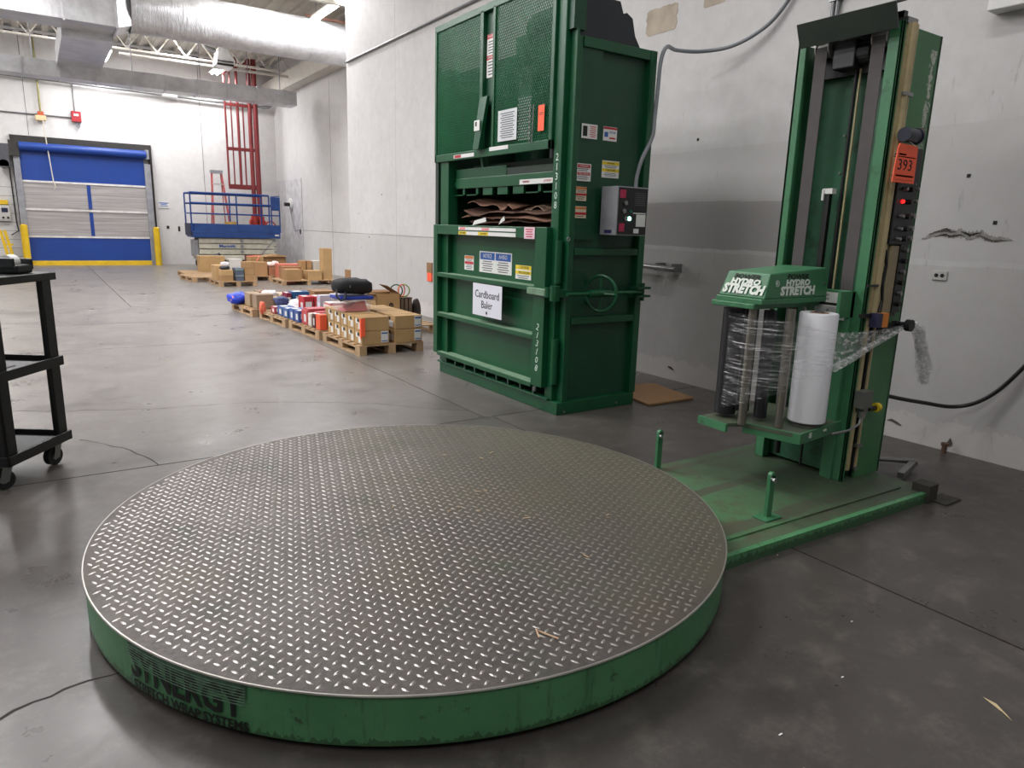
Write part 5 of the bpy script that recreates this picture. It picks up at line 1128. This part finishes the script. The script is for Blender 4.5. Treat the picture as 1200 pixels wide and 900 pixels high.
for (x, z0, z1, r_) in ((4.33, 2.05, 5.2, .025), (4.47, 2.05, 5.2, .018), (4.63, 2.05, 5.2, .035), (4.76, 2.05, 4.1, .02), (4.93, .85, 5.2, .055), (5.07, .6, 5.2, .065)): obj('pipe', MB().cyl((x, 19.7, z0), (x, 19.7, z1), r_, 14), REDP, rk, smooth=True)
for z, w_ in ((4.05, .03), (2.98, .04), (2.04, .06)): obj('cross_bar', B(4.32, 5.12, 19.66, 19.74, z-w_, z+w_), REDP, rk)
obj('cross_bar', MB().box(4.3, 4.34, 19.66, 19.74, 4.9, 5.0).bar((4.3, 19.5, 4.75), (4.9, 19.5, 5.1), .04, .04), REDP, rk)
for (x, z) in ((4.93, 1.15), (5.07, 1.1)): obj('valve', MB().cyl((x, 19.62, z), (x, 19.78, z), .14, 16).cyl((x, 19.7, z-.28), (x, 19.7, z+.2), .10, 14), mat('bright_red_valve', 'b3372c', .5), rk, smooth=True)
obj('floor_elbow', MB().cyl((5.0, 19.7, 0), (5.0, 19.7, .9), .09, 14), REDP, rk, smooth=True)
tag(obj('fire_extinguisher_hose', MB().ring((5.3, 19.6, 1.05), (0, 1, 0), .13, .02, 20, 6), mat('bright_red_valve', 'b3372c', .5), smooth=True, origin=(5.3, 19.6, 1.05)), 'coiled red hose at the right of the red riser', 'hose')
hr = thing('hose_reel', 'round white reel on the far right wall beside the lift', 'reel', (5.75, 19.3, 1.64))
obj('disc', MB().cyl((5.74, 19.3, 1.64), (5.787, 19.3, 1.64), .16, 24), WHITE, hr, smooth=True); obj('hub', MB().cyl((5.6, 19.3, 1.64), (5.74, 19.3, 1.64), .05, 14), BLK, hr, smooth=True)
obj('hose', MB().tube([(5.72, 19.2, 1.6), (5.74, 19.1, 1.2), (5.74, 18.9, .95), (5.76, 18.6, 1.0)], .012, 6), GREY, hr)
tag(obj('wall_bracket', B(5.77, 5.8, 18.55, 18.6, .88, 1.0), BLK, origin=(5.78, 18.6, .9)), 'small dark hook below the white reel', 'hook'); tag(obj('wall_bracket', B(5.77, 5.8, 13.05, 13.1, 1.0, 1.1), BLK, origin=(5.78, 13.1, 1)), 'small dark hook on the bright wall above the tall carton', 'hook')
al = thing('alarm_box', 'red alarm box high on the far wall above the door', 'alarm', (1.11, 20.55, 3.5))
obj('housing', B(1.01, 1.21, 20.5, 20.6, 3.38, 3.62), RED, al, bev=.01); obj('white_plate', B(1.06, 1.16, 20.49, 20.5, 3.51, 3.56), WHITE, al); obj('hook', MB().ring((1.13, 20.55, 3.30), (0, 1, 0), .04, .012, 14, 6).cyl((1.11, 20.55, 3.33), (1.11, 20.55, 3.38), .012, 8), GREY, al)
tag(obj('wall_conduit', MB().tube([(-3, 20.57, 3.47), (1.01, 20.57, 3.47)], .015, 8), MC['thin_steel_conduit'], smooth=True, origin=(0, 20.57, 3.47)), 'horizontal thin conduit running into the red alarm box', 'conduit')
tag(obj('wall_conduit', MB().tube([(1.09, 20.57, 3.62), (1.09, 20.57, 5.2)], .012, 8), MC['thin_steel_conduit'], smooth=True, origin=(1.09, 20.57, 3.62)), 'vertical conduit rising from the red alarm box', 'conduit')
tag(obj('wall_conduit', MB().tube([(.40, 20.52, 3.5), (.40, 20.52, 5.2)], .022, 8), mat('brass_conduit', '8f8a5c', .5, .3), smooth=True, origin=(.40, 20.5, 3.5)), 'yellowish conduit dropping to the orange beacon over the door', 'conduit')
tag(obj('conduit_clamp', MB().box(.33, .47, 20.46, 20.56, 4.32, 4.5), BLKM, origin=(.4, 20.5, 4.3)), 'black clamp on the yellowish conduit below the duct', 'clamp')
bc = thing('beacon', 'orange warning beacon on the wall above the roll door', 'beacon', (.4, 20.5, 3.44)); obj('base', B(.34, .46, 20.5, 20.6, 3.45, 3.54), mat('orange_red_knuckle', 'b5532c', .5), bc); obj('lens', B(.28, .50, 20.45, 20.55, 3.33, 3.45), mat('pale_amber_lens', 'd9bd92', .3), bc, bev=.02)
tag(obj('pull_cord', MB().tube([(.42, 20.3, 3.33), (.46, 20.3, 2.6), (.50, 20.28, 1.95), (.53, 20.28, 1.85), (.50, 20.28, 1.80)], .012, 6), mat('pale_cord', 'c9c2b2', .7), origin=(.46, 20.3, 2.5)), 'pale pull cord hanging in front of the blue curtain', 'cord')
sg = thing('wall_sign', 'small white sign with blue print right of the roll door', 'sign', (2.87, 20.59, 1.52)); obj('plate', B(2.75, 2.99, 20.585, 20.6, 1.45, 1.60), WHITE, sg)
obj('print', MB().box(2.76, 2.98, 20.583, 20.585, 1.56, 1.585).box(2.80, 2.94, 20.583, 20.585, 1.525, 1.545).box(2.78, 2.97, 20.583, 20.585, 1.49, 1.505), BLP, sg)
dcx = thing('door_control', 'pale door control box left of the roll door', 'control box', (-.52, 20.55, 1.2)); obj('housing', B(-.68, -.42, 20.5, 20.6, 1.02, 1.38), mat('pale_plastic', 'b9b7b2', .5), dcx, bev=.01); obj('screen', B(-.58, -.46, 20.495, 20.5, 1.22, 1.32), mat('dark_navy_screen', '1f2440', .3), dcx)
for k in range(2): obj('button', MB().cyl((-.56+.09*k, 20.5, 1.10), (-.56+.09*k, 20.48, 1.10), .025, 12), INK, dcx)
obj('warning_plate', B(-.68, -.44, 20.52, 20.6, 1.4, 1.5), YEL, dcx)
tag(obj('door_motor', MB().box(-.5, -.30, 20.3, 20.5, 2.25, 2.75).cyl((-.42, 20.3, 2.3), (-.42, 20.45, 2.3), .1, 14), mat('motor_grey_black', '45454a', .5), origin=(-.4, 20.4, 2.25)), 'dark door motor at the top left of the roll door', 'motor')
tag(obj('cable_run', MB().tube([(-.33, 20.55, 2.3), (-.32, 20.55, 1.0), (-.30, 20.55, .8), (-.45, 20.55, .7)], .012, 6), BLK, origin=(-.33, 20.55, 1)), 'black cable running down beside the left door rail', 'cable')
def bollard(x, y, r_, h_, l_, tilt=0):
    t = thing('bollard', l_, 'bollard', (x, y, 0), 'yellow bollards at the roll door'); obj('post', MB().cyl((x, y, 0), (x+tilt, y, h_), r_, 18), YEL, t, smooth=True); obj('cap', MB().cyl((x+tilt, y, h_-.005), (x+tilt, y, h_+.02), r_*.92, 18, r_*.5), YEL, t, smooth=True)
bollard(-.19, 20.22, .075, .94, 'yellow steel post at the left side of the roll door'); bollard(2.60, 20.22, .075, .94, 'yellow steel post at the right side of the roll door')
yg = thing('guard_rail', 'leaning yellow guard frame left of the roll door', 'guard', (-.5, 20.1, 0)); obj('leg', MB().bar((-.42, 20.1, 0), (-.56, 20.1, .82), .05, .06), YEL, yg); obj('leg', MB().bar((-.52, 20.1, 0), (-.64, 20.1, .82), .05, .06), YEL, yg)
for z in (.2, .5): obj('rung', B(-.6, -.42, 20.08, 20.12, z-.02, z+.02), YEL, yg)
# ================================================================== OVERHEAD: ducts, pipes, lights, heater
d1 = thing('round_duct', 'big foil-wrapped round air duct crossing under the roof', 'duct', (3.7, 14, 4.54))
b = MB(); n = 40; k = 60; vs = []; fs = []
for i in range(k+1):
    x = 1.65+4.14*i/k
    for j in range(n):
        t = 2*PI*j/n; rr = .37 + .006*noise.noise((x*6, math.cos(t)*3, math.sin(t)*3)); vs.append((x, 14+rr*math.cos(t), 4.545+rr*math.sin(t)))
for i in range(k):
    for j in range(n): fs.append((i*n+j, i*n+(j+1) % n, (i+1)*n+(j+1) % n, (i+1)*n+j))
obj('wrapped_tube', b.add(vs, fs), WRAP, d1, smooth=True)
for x in (1.66, 4.62): obj('joint_band', MB().cyl((x-.01, 14, 4.545), (x+.02, 14, 4.545), .382, 40, cap=False), GALV, d1, smooth=True)
d2 = thing('plenum_duct', 'large rectangular galvanised duct at the upper left under the roof', 'duct', (0, 13.9, 4.5))
obj('duct_body', MB().box(-5, 1.44, 13.55, 14.2, 4.13, 5.05), GALV, d2, bev=.006)
obj('transition', MB().add([(1.44, 13.55, 4.13), (1.44, 14.2, 4.13), (1.44, 14.2, 5.05), (1.44, 13.55, 5.05), (1.64, 13.7, 4.22), (1.64, 14.3, 4.22), (1.64, 14.3, 4.87), (1.64, 13.7, 4.87)], [(0, 1, 2, 3), (4, 7, 6, 5), (0, 4, 5, 1), (1, 5, 6, 2), (2, 6, 7, 3), (3, 7, 4, 0)]), GALV, d2)
for x in (.70, 1.42, -.6, -2): obj('seam_flange', B(x-.015, x+.015, 13.53, 14.22, 4.11, 5.07), GALV, d2)
obj('branch', B(.68, 1.42, 14.2, 16.98, 4.02, 4.35), GALV, d2, bev=.004)
d3 = thing('long_duct', 'long thin rectangular galvanised duct near the far wall, ending at the right', 'duct', (1, 17.2, 3.95))
obj('duct_body', MB().box(-5, 5.32, 17.0, 17.45, 3.80, 4.10), GALV, d3, bev=.004)
x = -3.0
while x < 5.3: obj('seam_flange', B(x-.008, x+.008, 16.985, 17.46, 3.785, 4.115), GALV, d3); x += .62
for x in (.3, 2.0, 3.3, 4.3, 5.0): obj('hanger_rod', MB().cyl((x, 17.2, 4.1), (x, 17.2, 5.3), .01, 6), GREY, d3)
pr = thing('wall_pipe', 'grey steel pipe running along the far wall below the long duct', 'pipe', (2.5, 20.45, 4.3))
obj('pipe', MB().cyl((-3, 20.45, 4.30), (5.5, 20.45, 4.18), .035, 12), STEEL, pr, smooth=True); obj('elbow', MB().tube([(5.45, 20.45, 4.18), (5.6, 20.4, 4.2), (5.75, 20.35, 4.35)], .05, 10), STEEL, pr, smooth=True)
obj('coupling', MB().cyl((3.0, 20.45, 4.215), (3.35, 20.45, 4.21), .07, 14), WHITE, pr, smooth=True)
def light(x, y0, y1, z, l_, w_=.16, on=True):
    t = thing('strip_light', l_, 'light', (x, (y0+y1)/2, z), 'strip lights under the roof')
    obj('housing', MB().prism([(x-w_/2, z), (x+w_/2, z), (x+w_/4, z+.07), (x-w_/4, z+.07)], 1, y0, y1), FIX, t)
    obj('tube', MB().cyl((x-w_/5, y0+.02, z-.018), (x-w_/5, y1-.02, z-.018), .019, 12).cyl((x+w_/5, y0+.02, z-.018), (x+w_/5, y1-.02, z-.018), .019, 12), TUBE, t, smooth=True)
    for y in (y0+.15, y1-.15): obj('hanger', MB().cyl((x, y, z+.07), (x, y, 5.3), .006, 6), GREY, t)
    a_ = area(x, (y0+y1)/2, z-.06, w_, y1-y0, 34); return t
light(4.72, 12.3, 13.9, 4.88, 'lit strip light at the top of the picture right of the round duct')
light(1.76, 18.9, 20.1, 4.78, 'lit strip light showing between the two ducts at the upper left')
light(4.16, 19.3, 19.9, 4.78, 'short lit strip light behind the long duct beside the red riser', .3)
uh = thing('unit_heater', 'white unit heater hung under the round duct', 'heater', (3.95, 17.9, 4.75))
obj('cabinet', MB().prism([(3.78, 4.62), (4.12, 4.55), (4.2, 4.72), (4.05, 4.95), (3.85, 4.98)], 1, 17.8, 18.2), FIX, uh, bev=.01); obj('louvre', MB().box(3.80, 4.15, 17.78, 17.8, 4.6, 4.64).box(3.80, 4.15, 17.78, 17.8, 4.68, 4.7), BLKM, uh)
obj('flue', MB().tube([(3.80, 17.9, 4.9), (3.6, 17.9, 4.95), (3.5, 17.9, 5.2)], .05, 10), STEEL, uh, smooth=True)
tag(obj('duct_hanger_pipe', MB().cyl((4.6, 14.0, 4.95), (5.8, 14.0, 4.95), .03, 10), mat('copper_pipe', 'b98a7c', .4, .3), smooth=True, origin=(5, 14, 4.95)), 'pinkish pipe running over the right end of the round duct', 'pipe')
tag(obj('gas_pipe', MB().cyl((1.9, 18.2, 4.62), (5.6, 18.2, 4.62), .03, 10), DECK, smooth=True, origin=(3, 18.2, 4.62)), 'painted pipe running below the roof behind the round duct', 'pipe')
